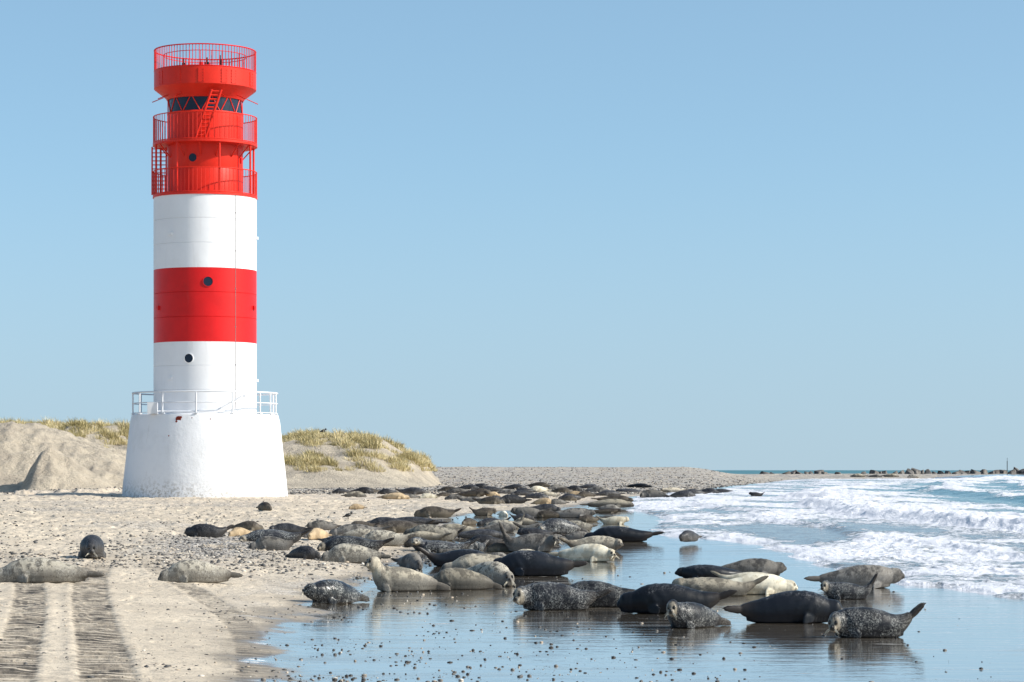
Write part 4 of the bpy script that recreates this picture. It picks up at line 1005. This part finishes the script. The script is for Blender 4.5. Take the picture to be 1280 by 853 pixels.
# ------------------------------------------------------------------ breakwater rocks on the spit
def rock(u, w_, h, seed, label, group, D):
    y = D; x = px(u, y); zb_ = gz(x, y); bm = bmesh.new(); bmesh.ops.create_icosphere(bm, subdivisions=3, radius=1); rr = random.Random(seed)
    pl = [(Vector((rr.uniform(-1, 1), rr.uniform(-1, 1), rr.uniform(-.4, .6))).normalized(), rr.uniform(.4, .8)) for _ in range(12)]+[(Vector((rr.uniform(-.5, .5), rr.uniform(-.5, .5), 1)).normalized(), rr.uniform(.25, .5))]
    for v in bm.verts:
        for nrm, dd in pl:
            q = v.co.dot(nrm)
            if q > dd: v.co -= nrm*(q-dd)
    me = bpy.data.meshes.new('boulder'); bm.to_mesh(me); bm.free(); me.materials.append(M['rock'])
    co_ = np.array([v.co[:] for v in me.vertices]); sc = y/FPX; top = co_[:, 2].max(); wx = (co_[:, 0].max()-co_[:, 0].min())/2
    o = bpy.data.objects.new('boulder', me); col.objects.link(o)
    o.location = (x, y, zb_-.05); o.scale = (w_*sc*.5/wx, w_*sc*.5/wx, h*sc/top); tag(o, label, 'boulder', group); return o
TENS = ['', 'twenty-']; ORDW = ['first', 'second', 'third', 'fourth', 'fifth', 'sixth', 'seventh', 'eighth', 'ninth', 'tenth', 'eleventh', 'twelfth', 'thirteenth', 'fourteenth', 'fifteenth', 'sixteenth', 'seventeenth', 'eighteenth', 'nineteenth', 'twentieth', 'twenty-first', 'twenty-second', 'twenty-third', 'twenty-fourth', 'twenty-fifth', 'twenty-sixth', 'twenty-seventh', 'twenty-eighth', 'twenty-ninth', 'thirtieth', 'thirty-first', 'thirty-second']
rl = [(1079, 8, 4), (1092, 12, 6), (1099, 8, 4), (1106, 9, 5), (1118, 10, 5), (1127, 11, 6), (1136, 12, 8), (1143, 12, 9), (1150, 11, 6), (1160, 14, 7), (1169, 8, 4), (1176, 11, 5), (1184, 9, 5), (1195, 10, 5), (1203, 10, 6), (1211, 9, 5), (1219, 12, 7), (1229, 12, 7), (1238, 10, 5), (1246, 11, 6), (1254, 10, 6), (1264, 11, 7), (1272, 13, 10), (1280, 12, 8), (1292, 10, 7)]
def sz(w_, h): return 'big pointed' if h >= 7 else ('mid-sized' if w_ >= 10 else 'small low')
rr = random.Random(5)
for i, (u, w_, h) in enumerate(rl):
    rock(u, w_*1.15, h*.95, i, '%s dark boulder, %s from the left along the distant spit' % (sz(w_, h), ORDW[i]), 'boulders along the distant spit', 338+rr.uniform(-5, 5))
for i, (u, w_, h) in enumerate([(957, 14, 4), (965, 7, 3), (984, 14, 4), (992, 9, 6), (1000, 12, 5), (1008, 7, 4), (1013, 6, 4), (1024, 13, 6), (1030, 8, 4), (1048, 9, 3)]):
    rock(u, w_*1.1, h, 50+i, '%s dark stone, %s from the left where the beach crest meets the horizon' % (sz(w_, h), ORDW[i]), 'stones on the beach crest', 330)
# distant marker pole and crow
p = empty('marker_post', (px(1259, 345), 345, gz(px(1259, 345), 345)-.2)); tag(p, 'thin dark marker post standing on the distant breakwater', 'post')
mb = MB(); mb.tube([(0, 0, 0), (0, 0, 1.9)], .05, 8); mb.build('pole', M['dark_metal'], p)
mb = MB(); mb.tube([(0, 0, 1.9), (0, 0, 2.3)], .025, 6); mb.build('tip', M['dark_metal'], p)
def crow(u, v, label, D=None, zz=None, s=1.0):
    x, y, z = ground_at(u, v) if D is None else (px(u, D), D, zz)
    bm_V = MB(); k = s*.28
    bm_V.add(*ellipsoid((0, 0, k*.9), (np.array([.9, 0, .25])*k*.8, np.array([0, 1, 0])*k*.38, np.array([-.25, 0, .9])*k*.4)))
    bm_V.add(*ellipsoid((k*.75, 0, k*1.35), (np.array([1, 0, 0])*k*.28, np.array([0, 1, 0])*k*.24, np.array([0, 0, 1])*k*.25), 8, 10))
    bm_V.tube([(k*.95, 0, k*1.35), (k*1.35, 0, k*1.28)], [k*.1, k*.02], 6)
    bm_V.tube([(-k*.5, 0, k*.75), (-k*1.25, 0, k*.45)], [k*.22, k*.1], 6)
    for sg in (-.12, .12): bm_V.tube([(0, sg*k, k*.6), (k*.05, sg*k, 0)], k*.05, 5)
    o = bm_V.build('crow', M['eye'], None, True); m_ = M['nose']; o.data.materials[0] = m_
    o.location = (x, y, z if D else gz(x, y)); o.rotation_euler = (0, 0, R(20)); tag(o, label, 'bird'); return o
crow(435, 649, 'small black crow standing on the sand left of the crowd', s=.6)

xx_, yy_ = px(404, 205), 205.
crow(404, 543, 'black bird perched on the crest of the grassy dune', D=yy_, zz=float(dune_z(np.array([xx_]), np.array([yy_]))[0])+.35, s=.95)
